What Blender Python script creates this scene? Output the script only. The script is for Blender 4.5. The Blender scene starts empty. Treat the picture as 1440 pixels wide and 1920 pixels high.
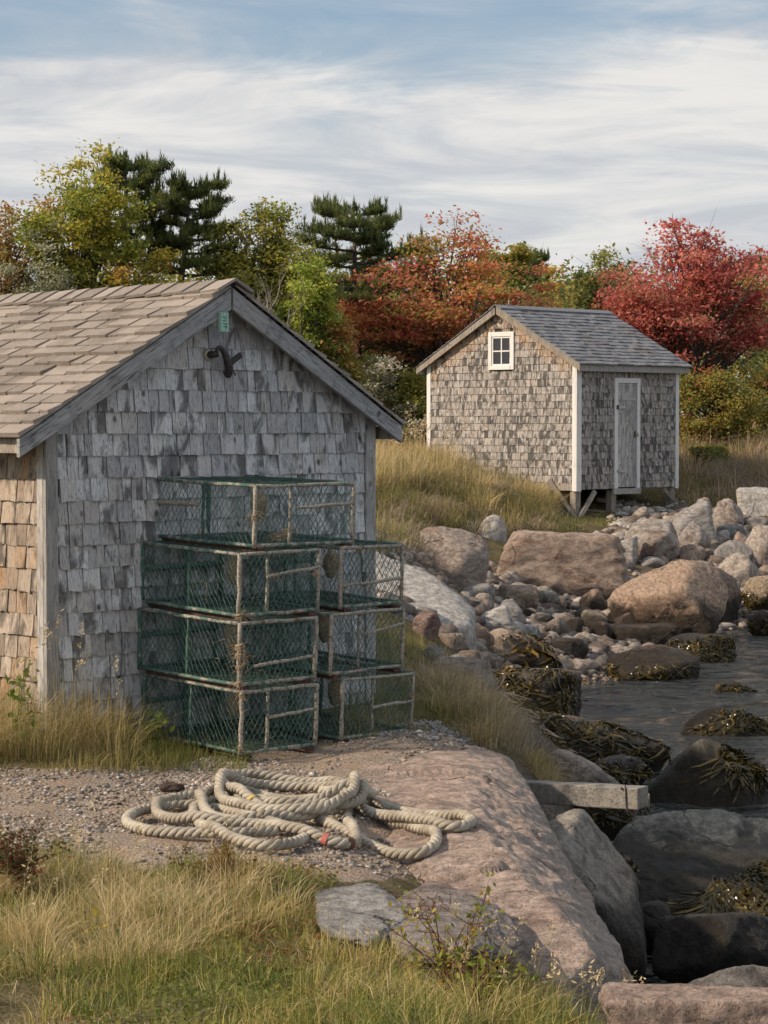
import bpy, math, random
import numpy as np
from mathutils import Vector, Matrix

# ------------------------------------------------------------------ camera, sky, sun, exposure
scene = bpy.context.scene
COL = scene.collection
R = math.radians
FPX = 4200.0                      # focal length in photograph pixels (1440 wide)
CAMZ = 1.9
PITCH = math.atan((960 - 790) / FPX)
cam_d = bpy.data.cameras.new('camera')
cam_d.sensor_fit = 'HORIZONTAL'; cam_d.sensor_width = 36.0
cam_d.lens = 36.0 * FPX / 1440.0
cam_d.clip_start = 0.1; cam_d.clip_end = 3000
cam = bpy.data.objects.new('camera', cam_d); COL.objects.link(cam)
cam.location = (0, 0, CAMZ); cam.rotation_euler = (math.pi / 2 - PITCH, 0, 0)
scene.camera = cam

SUN_EL, SUN_AZ = R(33), R(-104)    # azimuth clockwise from +Y
SUN_DIR = Vector((math.sin(SUN_AZ) * math.cos(SUN_EL), math.cos(SUN_AZ) * math.cos(SUN_EL), math.sin(SUN_EL)))
sl = bpy.data.lights.new('sun', 'SUN'); sl.energy = 2.4; sl.angle = R(2.0); sl.color = (1.0, 0.80, 0.59)
so = bpy.data.objects.new('sun', sl); COL.objects.link(so)
so.rotation_euler = SUN_DIR.to_track_quat('Z', 'Y').to_euler(); so.location = (-30, 0, 30)

class NT:
    """small helper round a node tree"""
    def __init__(s, tree): s.t = tree; s.N = tree.nodes; s.L = tree.links
    def n(s, typ, ins=None, **kw):
        nd = s.N.new(typ)
        for k, v in kw.items(): setattr(nd, k, v)
        for k, v in (ins or {}).items(): s.put(nd.inputs[k], v)
        return nd
    def put(s, sock, v):
        if isinstance(v, bpy.types.NodeSocket): s.L.new(v, sock)
        elif isinstance(v, bpy.types.Node): s.L.new(v.outputs[0], sock)
        else: sock.default_value = v if not (isinstance(v, tuple) and len(v) == 3 and sock.type == 'RGBA') else (*v, 1)
    def math(s, op, a, b=0.0, c=0.0, clamp=False):
        nd = s.N.new('ShaderNodeMath'); nd.operation = op; nd.use_clamp = clamp
        s.put(nd.inputs[0], a); s.put(nd.inputs[1], b); s.put(nd.inputs[2], c); return nd.outputs[0]
    def vmath(s, op, a, b=(0, 0, 0)):
        nd = s.N.new('ShaderNodeVectorMath'); nd.operation = op
        s.put(nd.inputs[0], a); s.put(nd.inputs[1], b); return nd.outputs[0]
    def ss(s, x, lo, hi, a=0.0, b=1.0):
        nd = s.N.new('ShaderNodeMapRange'); nd.interpolation_type = 'SMOOTHSTEP'
        for i, v in enumerate((x, lo, hi, a, b)): s.put(nd.inputs[i], v)
        return nd.outputs[0]
    def mix(s, f, a, b, mode='MIX'):
        nd = s.N.new('ShaderNodeMix'); nd.data_type = 'RGBA'; nd.blend_type = mode; nd.clamp_factor = True
        s.put(nd.inputs[0], f); s.put(nd.inputs[6], a); s.put(nd.inputs[7], b); return nd.outputs[2]
    def noise(s, vec, scale, detail=4.0, rough=0.55, dist=0.0):
        nd = s.n('ShaderNodeTexNoise', {'Scale': scale, 'Detail': detail, 'Roughness': rough, 'Distortion': dist})
        if vec is not None: s.put(nd.inputs['Vector'], vec)
        return nd.outputs['Fac']
    def mapv(s, vec, scale=(1, 1, 1), rot=(0, 0, 0), loc=(0, 0, 0)):
        return s.n('ShaderNodeMapping', {'Vector': vec, 'Scale': scale, 'Rotation': rot, 'Location': loc}).outputs[0]

world = bpy.data.worlds.new('World'); scene.world = world; world.use_nodes = True
w = NT(world.node_tree); w.N.clear()
sky = w.n('ShaderNodeTexSky', sky_type='NISHITA', sun_disc=False, sun_elevation=SUN_EL, sun_rotation=SUN_AZ,
          altitude=0, air_density=1.0, dust_density=1.2, ozone_density=1.4)
dirv = w.n('ShaderNodeTexCoord').outputs['Generated']
sep = w.n('ShaderNodeSeparateXYZ', {0: dirv}); CLOUD_OFF = 4.4
dz = w.math('ADD', w.math('MAXIMUM', sep.outputs[2], 0.0), 0.17)
cx = w.math('DIVIDE', sep.outputs[0], dz); cy = w.math('DIVIDE', sep.outputs[1], dz)
cl = w.n('ShaderNodeCombineXYZ', {0: cx, 1: cy, 2: 0.0}).outputs[0]          # a flat cloud layer overhead
big = w.noise(w.mapv(cl, (0.55, 1.15, 1), (0, 0, R(3)), (CLOUD_OFF, CLOUD_OFF * 0.7, 0)), 1.0, 3, 0.5, 0.3)
wisp = w.noise(w.mapv(cl, (1.9, 3.3, 1), (0, 0, R(6)), (7.3 + CLOUD_OFF, 0.4, 0)), 1.0, 8, 0.62, 0.7)
low = w.ss(sep.outputs[2], 0.115, 0.18, 1.0, 0.0)                                # the layer closes up by perspective towards the horizon
dens = w.math('ADD', w.math('MULTIPLY', big, 0.85), w.math('MULTIPLY', wisp, 0.55))
dens = w.math('ADD', dens, w.math('MULTIPLY', low, 0.24)); dens = w.math('ADD', dens, w.ss(sep.outputs[2], 0.02, 0.09, 0.14, 0.0))
cover = w.ss(dens, 0.58, 0.80)
shade = w.noise(w.mapv(cl, (2.0, 3.3, 1), (0, 0, R(4)), (1.2, 5.0, 2.0)), 1.0, 8, 0.6, 0.8)
ccol = w.mix(w.ss(shade, 0.34, 0.62), (2.5, 2.62, 2.8), (3.65, 3.56, 3.46))
skyc = w.mix(1.0, sky.outputs[0], (0.56, 0.54, 0.53), 'MULTIPLY')
cover = w.math('ADD', w.math('MULTIPLY', cover, 0.74), w.math('MULTIPLY', w.ss(wisp, 0.25, 0.75), 0.52), clamp=True)     # thin high veil over the blue
bgc = w.mix(cover, skyc, ccol)
bg = w.n('ShaderNodeBackground', {'Color': bgc, 'Strength': 0.12})
w.n('ShaderNodeOutputWorld', {'Surface': bg.outputs[0]})
world.cycles.sampling_method = 'MANUAL'; world.cycles.sample_map_resolution = 512

scene.view_settings.view_transform = 'Standard'; scene.view_settings.look = 'None'
scene.view_settings.exposure = 0.92; scene.view_settings.gamma = 1.0; scene.view_settings.use_curve_mapping = False
scene.render.engine = 'CYCLES'
scene.cycles.use_denoising = True; scene.cycles.use_adaptive_sampling = True; scene.cycles.adaptive_threshold = 0.015
scene.cycles.max_bounces = 6; scene.cycles.diffuse_bounces = 3; scene.cycles.glossy_bounces = 3
scene.cycles.transmission_bounces = 4; scene.cycles.transparent_max_bounces = 6

# ------------------------------------------------------------------ geometry helpers
rng = np.random.default_rng(7)
random.seed(7)
CP, SP = math.cos(PITCH), math.sin(PITCH)

def at(px, py, Y):
    """world point that stands Y metres in front of the viewpoint along the sight line of a photograph pixel"""
    a, b = (px - 720) / FPX, (960 - py) / FPX
    d = np.array([a, CP + b * SP, -SP + b * CP]); t = Y / d[1]
    return np.array([0, 0, CAMZ]) + d * t
def gp(px, py, z=0.0):
    a, b = (px - 720) / FPX, (960 - py) / FPX
    d = np.array([a, CP + b * SP, -SP + b * CP]); t = (z - CAMZ) / d[2]
    return np.array([0, 0, CAMZ]) + d * t
def proj(P):
    P = np.asarray(P, float); x, y, z = P[..., 0], P[..., 1], P[..., 2] - CAMZ
    f = y * CP - z * SP; u = y * SP + z * CP
    return 720 + FPX * x / f, 960 - FPX * u / f

def _hash(i, j, k, s):
    n = (i * 374761393 + j * 668265263 + k * 1274126177 + s * 974711) & 0xffffffff
    n = ((n ^ (n >> 13)) * 1274126177) & 0xffffffff
    return ((n ^ (n >> 16)) & 0xffff) / 65535.0
def vnoise(P, seed=0):
    P = np.asarray(P, float); I = np.floor(P).astype(np.int64); f = P - I; f = f * f * (3 - 2 * f)
    out = 0
    for a in (0, 1):
        for b in (0, 1):
            for c in (0, 1):
                wt = (f[:, 0] if a else 1 - f[:, 0]) * (f[:, 1] if b else 1 - f[:, 1]) * (f[:, 2] if c else 1 - f[:, 2])
                out = out + wt * _hash(I[:, 0] + a, I[:, 1] + b, I[:, 2] + c, seed)
    return out * 2 - 1
def fbm(P, seed=0, oct=4, gain=0.5):
    P = np.asarray(P, float); s = 0; a = 1.0
    for o in range(oct):
        s = s + a * vnoise(P * 2 ** o + 17.3 * o, seed + o); a *= gain
    return s

def mk_mesh(name, V, F, mat=None, smooth=False, attrs=None, colattr=None):
    """V (n,3); F: array (m,k) or list of arrays of different k"""
    V = np.ascontiguousarray(V, dtype=np.float32)
    Fs = [np.asarray(f, dtype=np.int32) for f in (F if isinstance(F, list) else [F]) if len(f)]
    me = bpy.data.meshes.new(name)
    me.vertices.add(len(V)); me.vertices.foreach_set('co', V.ravel())
    idx = np.concatenate([f.ravel() for f in Fs]); cnt = np.concatenate([np.full(len(f), f.shape[1], np.int32) for f in Fs])
    st = np.concatenate([[0], np.cumsum(cnt)[:-1]]).astype(np.int32)
    me.loops.add(len(idx)); me.loops.foreach_set('vertex_index', idx)
    me.polygons.add(len(cnt)); me.polygons.foreach_set('loop_start', st)
    for k, v in (attrs or {}).items():
        a = me.attributes.new(k, 'FLOAT', 'POINT'); a.data.foreach_set('value', np.ascontiguousarray(v, np.float32))
    if colattr is not None:
        a = me.attributes.new('col', 'FLOAT_COLOR', 'POINT')
        c = np.ones((len(V), 4), np.float32); c[:, :3] = colattr; a.data.foreach_set('color', c.ravel())
    me.update(calc_edges=True); me.validate()
    if not smooth: me.shade_flat()
    if mat: me.materials.append(mat)
    return me

def link(name, me, parent=None, loc=None, color=None):
    o = bpy.data.objects.new(name, me); COL.objects.link(o)
    if parent: o.parent = parent
    if loc is not None: o.location = loc
    if color is not None: o.color = color
    return o
def tag(o, label=None, cat=None, group=None, kind=None):
    if label: o['label'] = label
    if cat: o['category'] = cat
    if group: o['group'] = group
    if kind: o['kind'] = kind
    return o
def empty(name, loc, rz, label, cat, group=None):
    o = bpy.data.objects.new(name, None); COL.objects.link(o); o.empty_display_size = 0.1
    o.location = loc; o.rotation_euler = (0, 0, rz)
    return tag(o, label, cat, group)

class MB:
    """collects boxes and tubes for one mesh"""
    def __init__(s): s.V = []; s.Q = []; s.T = []; s.n = 0
    def add(s, V, Q=None, T=None):
        V = np.asarray(V, float)
        if Q is not None and len(Q): s.Q.append(np.asarray(Q) + s.n)
        if T is not None and len(T): s.T.append(np.asarray(T) + s.n)
        s.V.append(V); s.n += len(V); return s
    def box(s, lo, hi, jit=0.0):
        x0, y0, z0 = lo; x1, y1, z1 = hi
        V = np.array([[x0, y0, z0], [x1, y0, z0], [x1, y1, z0], [x0, y1, z0], [x0, y0, z1], [x1, y0, z1], [x1, y1, z1], [x0, y1, z1]], float)
        if jit: V += rng.normal(0, jit, V.shape)
        return s.add(V, [[0, 3, 2, 1], [4, 5, 6, 7], [0, 1, 5, 4], [1, 2, 6, 5], [2, 3, 7, 6], [3, 0, 4, 7]])
    def bar(s, a, b, w, h, up=(0, 0, 1), jit=0.0):
        """rectangular bar from a to b: w across, h along up"""
        a, b, up = np.asarray(a, float), np.asarray(b, float), np.asarray(up, float)
        d = b - a; d /= np.linalg.norm(d); sd = np.cross(d, up); sd /= np.linalg.norm(sd); u = np.cross(sd, d)
        V = []
        for p in (a, b):
            for i, j in ((-1, -1), (1, -1), (1, 1), (-1, 1)): V.append(p + sd * i * w / 2 + u * j * h / 2)
        V = np.array(V)
        if jit: V += rng.normal(0, jit, V.shape)
        return s.add(V, [[3, 2, 1, 0], [4, 5, 6, 7], [0, 1, 5, 4], [1, 2, 6, 5], [2, 3, 7, 6], [3, 0, 4, 7]])
    def tube(s, pts, rad, k=6, cap=True):
        P = np.asarray(pts, float); n = len(P); rad = np.broadcast_to(np.asarray(rad, float), (n,))
        d = np.gradient(P, axis=0); d /= np.linalg.norm(d, axis=1)[:, None] + 1e-9
        ref = np.array([0.3, 0.9, 0.31]) if abs(d[0] @ np.array([0.3, 0.9, 0.31])) < 0.85 else np.array([1.0, 0, 0])
        sd = np.cross(d, ref); sd /= np.linalg.norm(sd, axis=1)[:, None] + 1e-9; u = np.cross(d, sd)
        a = np.arange(k) * 2 * math.pi / k
        V = P[:, None] + rad[:, None, None] * (np.cos(a)[None, :, None] * sd[:, None] + np.sin(a)[None, :, None] * u[:, None])
        q = []
        for i in range(n - 1):
            for j in range(k): q.append([i * k + j, i * k + (j + 1) % k, (i + 1) * k + (j + 1) % k, (i + 1) * k + j])
        V = V.reshape(-1, 3); T = []
        if cap:
            V = np.vstack([V, P[0], P[-1]]); c0, c1 = n * k, n * k + 1
            for j in range(k): T += [[c0, (j + 1) % k, j], [c1, (n - 1) * k + j, (n - 1) * k + (j + 1) % k]]
        return s.add(V, q, T)
    def prism(s, poly, axis_a, axis_b, origin, depth):
        """polygon in the plane (axis_a, axis_b) at origin, pushed by the vector depth"""
        o, A, B, D = (np.asarray(v, float) for v in (origin, axis_a, axis_b, depth)); m = len(poly)
        f = np.array([o + A * p[0] + B * p[1] for p in poly]); V = np.vstack([f, f + D]); c = f.mean(0)
        V = np.vstack([V, c, c + D]); Q = [[i, (i + 1) % m, m + (i + 1) % m, m + i] for i in range(m)]
        T = [[2 * m, (i + 1) % m, i] for i in range(m)] + [[2 * m + 1, m + i, m + (i + 1) % m] for i in range(m)]
        return s.add(V, Q, T)
    def mesh(s, name, mat, smooth=False, **kw):
        F = []
        if s.Q: F.append(np.concatenate(s.Q))
        if s.T: F.append(np.concatenate(s.T))
        return mk_mesh(name, np.concatenate(s.V), F, mat, smooth, **kw)
    def build(s, name, mat, parent=None, smooth=False, color=None, bevel=0.0, **kw):
        o = link(name, s.mesh(name, mat, smooth, **kw), parent, None, color)
        if bevel:
            m = o.modifiers.new('edge', 'BEVEL'); m.width = bevel; m.segments = 2; m.limit_method = 'ANGLE'
        return o

# ------------------------------------------------------------------ materials
def new_mat(name):
    m = bpy.data.materials.new(name); m.use_nodes = True; t = NT(m.node_tree); t.N.clear()
    b = t.n('ShaderNodeBsdfPrincipled'); t.n('ShaderNodeOutputMaterial', {'Surface': b.outputs[0]})
    return m, t, b
def bump(t, b, h, strength, dist=0.01):
    bp = t.n('ShaderNodeBump', {'Height': h, 'Strength': strength, 'Distance': dist}); t.L.new(bp.outputs[0], b.inputs['Normal'])

def rnd_socket(t):
    r = t.n('ShaderNodeObjectInfo').outputs['Random']; a = t.n('ShaderNodeAttribute', attribute_name='rnd').outputs['Fac']
    return t.math('FRACT', t.math('ADD', r, a))
def wood(name, light, dark, warm, stain=0.5, grain=(55, 55, 5.0), rough=0.85, axis_rot=(0, 0, 0), blot=1.0, pre=0.0, vary=0.5, sth=0.56):
    """weathered wood: grain lines along local z, per-piece tone, dark rain streaks; the object colour's red channel adds unweathered orange wood"""
    m, t, b = new_mat(name)
    pos = t.n('ShaderNodeNewGeometry').outputs['Position']; rv = rnd_socket(t)
    pr = t.mapv(pos, (1, 1, 1), (0, 0, -pre)); pr = t.mapv(pr, (1, 1, 1), axis_rot)
    off = t.n('ShaderNodeCombineXYZ', {0: t.math('MULTIPLY', rv, 37.0), 1: t.math('MULTIPLY', rv, 91.0), 2: t.math('MULTIPLY', rv, 13.0)}).outputs[0]
    p = t.vmath('ADD', pr, off)
    g1 = t.noise(t.mapv(p, grain), 1.0, 5, 0.65, 1.2)
    g2 = t.noise(t.mapv(p, tuple(g * 3.1 for g in grain)), 1.0, 3, 0.6, 0.8)
    bl = t.noise(t.mapv(p, (9, 9, 4)), 1.0, 4, 0.6, 0.6)
    knot = t.n('ShaderNodeTexVoronoi', {'Vector': t.mapv(p, (7, 7, 5)), 'Scale': 1.0}).outputs['Distance']
    tone = t.math('ADD', t.math('ADD', t.math('MULTIPLY', rv, vary), 0.25 - vary / 2), t.math('ADD', t.math('MULTIPLY', g1, 0.75), t.math('MULTIPLY', t.math('SUBTRACT', g2, 0.5), 0.5)))
    c = t.mix(t.ss(tone, 0.25, 0.95), dark, light)
    warmf = t.math('MULTIPLY', t.ss(t.noise(p, 2.3, 3), 0.42, 0.7), 0.55)
    c = t.mix(warmf, c, warm)
    oi = t.n('ShaderNodeObjectInfo'); fresh = t.n('ShaderNodeSeparateColor', {0: oi.outputs['Color']})
    at_f = t.n('ShaderNodeAttribute', attribute_name='fresh').outputs['Fac']
    ff = t.math('MULTIPLY', t.math('ADD', t.math('SUBTRACT', 1.0, fresh.outputs[0]), at_f), t.ss(bl, 0.30, 0.62), clamp=True)
    c = t.mix(ff, c, (0.52, 0.30, 0.13))
    st = t.math('MULTIPLY', t.ss(t.math('ADD', bl, t.math('MULTIPLY', rv, 0.16)), sth, sth + 0.20), stain)
    c = t.mix(st, c, (0.055, 0.055, 0.055))
    c = t.mix(t.math('MULTIPLY', t.ss(knot, 0.16, 0.05), 0.8 * blot), c, (0.035, 0.028, 0.022))
    crack = t.ss(g2, 0.44, 0.36)
    c = t.mix(t.math('MULTIPLY', crack, 0.7), c, (0.05, 0.045, 0.04))
    t.put(b.inputs['Base Color'], c); b.inputs['Roughness'].default_value = rough
    b.inputs['Specular IOR Level'].default_value = 0.25
    bump(t, b, t.math('ADD', t.math('MULTIPLY', g1, 0.6), t.math('MULTIPLY', g2, 0.5)), 0.75, 0.006)
    return m

M = {}
M['shingle'] = wood('weathered_shingle', (0.70, 0.725, 0.745), (0.31, 0.32, 0.335), (0.52, 0.48, 0.44), 0.8)
M['shingle_far'] = wood('weathered_shingle_far', (0.56, 0.535, 0.51), (0.21, 0.20, 0.19), (0.46, 0.39, 0.33), 0.9, (30, 30, 2.6), vary=0.30, sth=0.51)
M['shingle_warm'] = wood('weathered_shingle_brown', (0.52, 0.455, 0.385), (0.21, 0.175, 0.145), (0.44, 0.35, 0.27), 0.8, sth=0.52)
M['board'] = wood('grey_board', (0.52, 0.52, 0.51), (0.26, 0.26, 0.255), (0.40, 0.37, 0.33), 0.35, (60, 60, 3.2), blot=0.7)
M['rake'] = wood('grey_rake_board', (0.52, 0.53, 0.54), (0.17, 0.18, 0.19), (0.40, 0.38, 0.36), 0.4, (2.6, 34, 34), blot=0.9, pre=math.atan2(.702, .712), axis_rot=(0, R(30), 0))
M['rake2'] = wood('grey_rake_board_right', (0.52, 0.53, 0.54), (0.17, 0.18, 0.19), (0.40, 0.38, 0.36), 0.4, (2.6, 34, 34), blot=0.9, pre=math.atan2(.702, .712), axis_rot=(0, R(-30), 0))
M['post'] = wood('grey_post', (0.42, 0.38, 0.33), (0.18, 0.16, 0.135), (0.34, 0.26, 0.18), 0.35, (30, 30, 3.0))
M['beam'] = wood('silver_beam', (0.33, 0.32, 0.30), (0.08, 0.077, 0.07), (0.27, 0.24, 0.20), 0.5, (2.0, 30, 30), blot=0.9)

def roof_mat(name, a, bcol, c3, gs=260):
    m, t, b = new_mat(name)
    pos = t.n('ShaderNodeNewGeometry').outputs['Position']; rv = rnd_socket(t)
    g = t.noise(pos, gs, 2, 0.7); g2 = t.noise(pos, 38, 4, 0.65, 1.0); l = t.noise(pos, 1.9, 4, 0.6)
    c = t.mix(t.ss(t.math('ADD', t.math('MULTIPLY', rv, 0.55), t.math('MULTIPLY', g2, 0.6)), 0.25, 0.85), a, bcol)
    c = t.mix(t.ss(g, 0.50, 0.66), c, c3)
    c = t.mix(t.math('MULTIPLY', t.ss(g, 0.45, 0.32), 0.6), c, (0.08, 0.07, 0.06))
    c = t.mix(t.math('MULTIPLY', t.ss(l, 0.50, 0.70), 0.55), c, (0.17, 0.15, 0.13))
    t.put(b.inputs['Base Color'], c); b.inputs['Roughness'].default_value = 0.95; b.inputs['Specular IOR Level'].default_value = 0.15
    bump(t, b, t.math('ADD', g, t.math('MULTIPLY', g2, 0.7)), 0.7, 0.005)
    return m
M['roof'] = roof_mat('roof_shingle_tan', (0.21, 0.185, 0.165), (0.37, 0.33, 0.295), (0.48, 0.435, 0.39))
M['roof_edge'] = wood('roof_shingle_edge', (0.33, 0.33, 0.32), (0.10, 0.10, 0.10), (0.24, 0.2, 0.17), 0.4, (40, 40, 10))
M['roof_far'] = roof_mat('roof_shingle_slate', (0.135, 0.145, 0.165), (0.235, 0.25, 0.275), (0.29, 0.30, 0.32), 60)

def painted(name, colr, chip=0.5):
    m, t, b = new_mat(name)
    pos = t.n('ShaderNodeNewGeometry').outputs['Position']
    g = t.noise(t.mapv(pos, (30, 30, 3)), 1.0, 5, 0.65, 0.8); l = t.noise(pos, 5, 5, 0.65)
    c = t.mix(t.math('MULTIPLY', t.ss(g, 0.55, 0.72), chip), colr, (0.30, 0.28, 0.26))
    c = t.mix(t.math('MULTIPLY', t.ss(l, 0.55, 0.75), 0.35), c, (0.42, 0.40, 0.38))
    t.put(b.inputs['Base Color'], c); b.inputs['Roughness'].default_value = 0.7
    bump(t, b, g, 0.4, 0.004)
    return m
M['white'] = painted('white_paint', (0.72, 0.72, 0.71), 0.85)
M['door'] = wood('door_plank', (0.58, 0.58, 0.57), (0.30, 0.30, 0.30), (0.44, 0.42, 0.40), 0.5, (40, 40, 3.0))

def plain(name, c, rough=0.6, metal=0.0, var=0.25, scale=20, c2=None, spec=0.4):
    m, t, b = new_mat(name)
    pos = t.n('ShaderNodeNewGeometry').outputs['Position']
    f = t.noise(pos, scale, 4, 0.6)
    c2 = c2 or tuple(v * (1 - var) for v in c)
    t.put(b.inputs['Base Color'], t.mix(t.ss(f, 0.38, 0.62), c2, c)); b.inputs['Roughness'].default_value = rough
    b.inputs['Metallic'].default_value = metal; b.inputs['Specular IOR Level'].default_value = spec
    bump(t, b, f, 0.3, 0.003)
    return m
M['dark_core'] = plain('tar_paper', (0.045, 0.04, 0.037), 0.9)
M['iron'] = plain('old_iron', (0.075, 0.068, 0.066), 0.55, 0.6, 0.4, 60)
M['rust'] = plain('rusty_iron', (0.20, 0.10, 0.06), 0.8, 0.2, 0.5, 40)
M['tag'] = plain('green_tag', (0.36, 0.62, 0.50), 0.6, 0, 0.25, 50)
M['ink'] = plain('tag_ink', (0.05, 0.12, 0.12), 0.7)
M['collar'] = plain('bracket_collar', (0.42, 0.37, 0.30), 0.7, 0, 0.3, 60)
M['glass'] = plain('window_glass', (0.02, 0.022, 0.025), 0.06, 0, 0.1, 3, spec=0.8)

def trap_mat(name, base, crust, amt):
    m, t, b = new_mat(name)
    pos = t.n('ShaderNodeNewGeometry').outputs['Position']
    oi = t.n('ShaderNodeSeparateColor', {0: t.n('ShaderNodeObjectInfo').outputs['Color']})
    n1 = t.noise(pos, 22, 5, 0.7, 0.5); n2 = t.noise(pos, 75, 4, 0.65); n3 = t.noise(pos, 9, 4, 0.6)
    f = t.ss(t.math('ADD', n1, t.math('SUBTRACT', oi.outputs[0], 0.5)), amt, amt + 0.12)
    c = t.mix(f, base, t.mix(t.ss(n2, 0.35, 0.65), tuple(v * 0.5 for v in crust), crust))
    c = t.mix(t.ss(n3, 0.64, 0.70), c, (0.20, 0.085, 0.045))
    c = t.mix(t.math('MULTIPLY', t.ss(n2, 0.42, 0.36), 0.7), c, (0.03, 0.035, 0.03))
    t.put(b.inputs['Base Color'], c); b.inputs['Roughness'].default_value = 0.75
    bump(t, b, t.math('ADD', n2, n1), 0.7, 0.006)
    return m
M['trap'] = trap_mat('trap_frame', (0.06, 0.135, 0.112), (0.43, 0.395, 0.33), 0.555)
M['wire'] = plain('trap_wire', (0.13, 0.22, 0.19), 0.5, 0.0, 0.55, 30, (0.045, 0.095, 0.085))
M['hemp'] = plain('frayed_hemp', (0.36, 0.29, 0.20), 0.95, 0, 0.5, 80, (0.19, 0.15, 0.10))
M['runner'] = plain('trap_runner', (0.10, 0.055, 0.045), 0.9, 0, 0.5, 30)

def rope_mat():
    m, t, b = new_mat('rope_fibre')
    pos = t.n('ShaderNodeNewGeometry').outputs['Position']
    f = t.noise(pos, 260, 3, 0.7); g = t.noise(pos, 7, 4, 0.6); s = t.noise(pos, 28, 5, 0.7)
    c = t.mix(t.ss(g, 0.35, 0.65), (0.33, 0.30, 0.245), (0.54, 0.505, 0.43))
    c = t.mix(t.math('MULTIPLY', t.ss(f, 0.5, 0.36), 0.5), c, (0.20, 0.165, 0.12))
    c = t.mix(t.math('MULTIPLY', t.ss(s, 0.54, 0.68), 0.6), c, (0.22, 0.20, 0.165))
    t.put(b.inputs['Base Color'], c); b.inputs['Roughness'].default_value = 0.95; b.inputs['Specular IOR Level'].default_value = 0.1
    bump(t, b, f, 0.8, 0.003)
    return m
M['rope'] = rope_mat()

def rock_mat():
    """granite: object colour = tint; speckle, iron stains, pale lichen, the black tidal stain below the high-water mark"""
    m, t, b = new_mat('granite')
    pos = t.n('ShaderNodeNewGeometry').outputs['Position']
    oi = t.n('ShaderNodeObjectInfo'); rv = oi.outputs['Random']
    p = t.vmath('ADD', pos, t.n('ShaderNodeCombineXYZ', {0: t.math('MULTIPLY', rv, 31.0), 1: t.math('MULTIPLY', rv, 57.0), 2: rv}).outputs[0])
    ps = t.mapv(t.vmath('MULTIPLY', p, t.n('ShaderNodeCombineXYZ', {0: t.math('ADD', 0.5, t.math('MULTIPLY', rv, 1.1)), 1: 1.0, 2: t.math('ADD', 0.6, t.math('MULTIPLY', t.math('FRACT', t.math('MULTIPLY', rv, 7.3)), 1.5))}).outputs[0]), (1, 1, 1), (0.4, 0.3, 0.2))
    fine = t.noise(p, 85, 4, 0.78); mid = t.noise(ps, 13, 7, 0.72, 0.5); lrg = t.noise(ps, 2.1, 5, 0.62, 0.9)
    c = t.mix(1.0, oi.outputs['Color'], t.mix(t.ss(mid, 0.32, 0.68), (0.58, 0.56, 0.545), (1.52, 1.50, 1.48)), 'MULTIPLY')
    la = t.n('ShaderNodeAttribute', attribute_name='lichen').outputs['Fac']
    iron = t.math('MULTIPLY', t.ss(lrg, 0.50, 0.66), oi.outputs['Alpha'])
    c = t.mix(t.math('MULTIPLY', iron, 0.75), c, t.mix(t.ss(mid, 0.4, 0.65), (0.16, 0.075, 0.05), (0.36, 0.19, 0.125)))
    lich = t.noise(t.vmath('ADD', p, (9.1, 3.3, 5.7)), 4.6, 7, 0.72, 0.8)
    lf = t.math('MULTIPLY', t.ss(t.math('ADD', lich, t.math('MULTIPLY', la, 0.19)), 0.56, 0.66), t.ss(fine, 0.35, 0.6))
    vor = t.n('ShaderNodeTexVoronoi', {'Vector': t.vmath('ADD', p, t.vmath('MULTIPLY', t.n('ShaderNodeTexNoise', {'Vector': p, 'Scale': 3.0, 'Detail': 5.0}).outputs['Color'], (.35, .35, .35))), 'Scale': 1.5}, feature='DISTANCE_TO_EDGE').outputs['Distance']
    ck = t.math('MULTIPLY', t.ss(vor, 0.014, 0.003), t.ss(lrg, 0.50, 0.62))
    c = t.mix(t.math('MULTIPLY', lf, 0.6), c, (0.41, 0.44, 0.405))
    c = t.mix(t.math('MULTIPLY', t.ss(fine, 0.46, 0.36), 0.7), c, (0.06, 0.055, 0.05))
    c = t.mix(t.math('MULTIPLY', ck, 0.8), c, (0.03, 0.027, 0.024))
    c = t.mix(t.math('MULTIPLY', t.ss(fine, 0.60, 0.70), 0.4), c, (0.55, 0.52, 0.49))
    z = t.n('ShaderNodeSeparateXYZ', {0: pos}).outputs[2]
    tide = t.ss(t.math('ADD', z, t.math('MULTIPLY', t.math('SUBTRACT', lrg, 0.5), 0.9)), -0.44, -0.66)
    c = t.mix(t.math('MULTIPLY', tide, 0.90), c, t.mix(t.ss(lich, 0.5, 0.68), (0.022, 0.019, 0.016), (0.075, 0.062, 0.03)))
    t.put(b.inputs['Base Color'], c)
    t.put(b.inputs['Roughness'], t.math('SUBTRACT', 0.88, t.math('MULTIPLY', tide, 0.42)))
    b.inputs['Specular IOR Level'].default_value = 0.3
    h = t.math('ADD', t.math('MULTIPLY', mid, 1.0), t.math('MULTIPLY', fine, 0.45))
    bump(t, b, t.math('SUBTRACT', t.math('ADD', h, t.math('MULTIPLY', lrg, 1.0)), t.math('MULTIPLY', ck, 0.6)), 1.0, 0.075)
    return m
M['rock'] = rock_mat()

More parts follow.
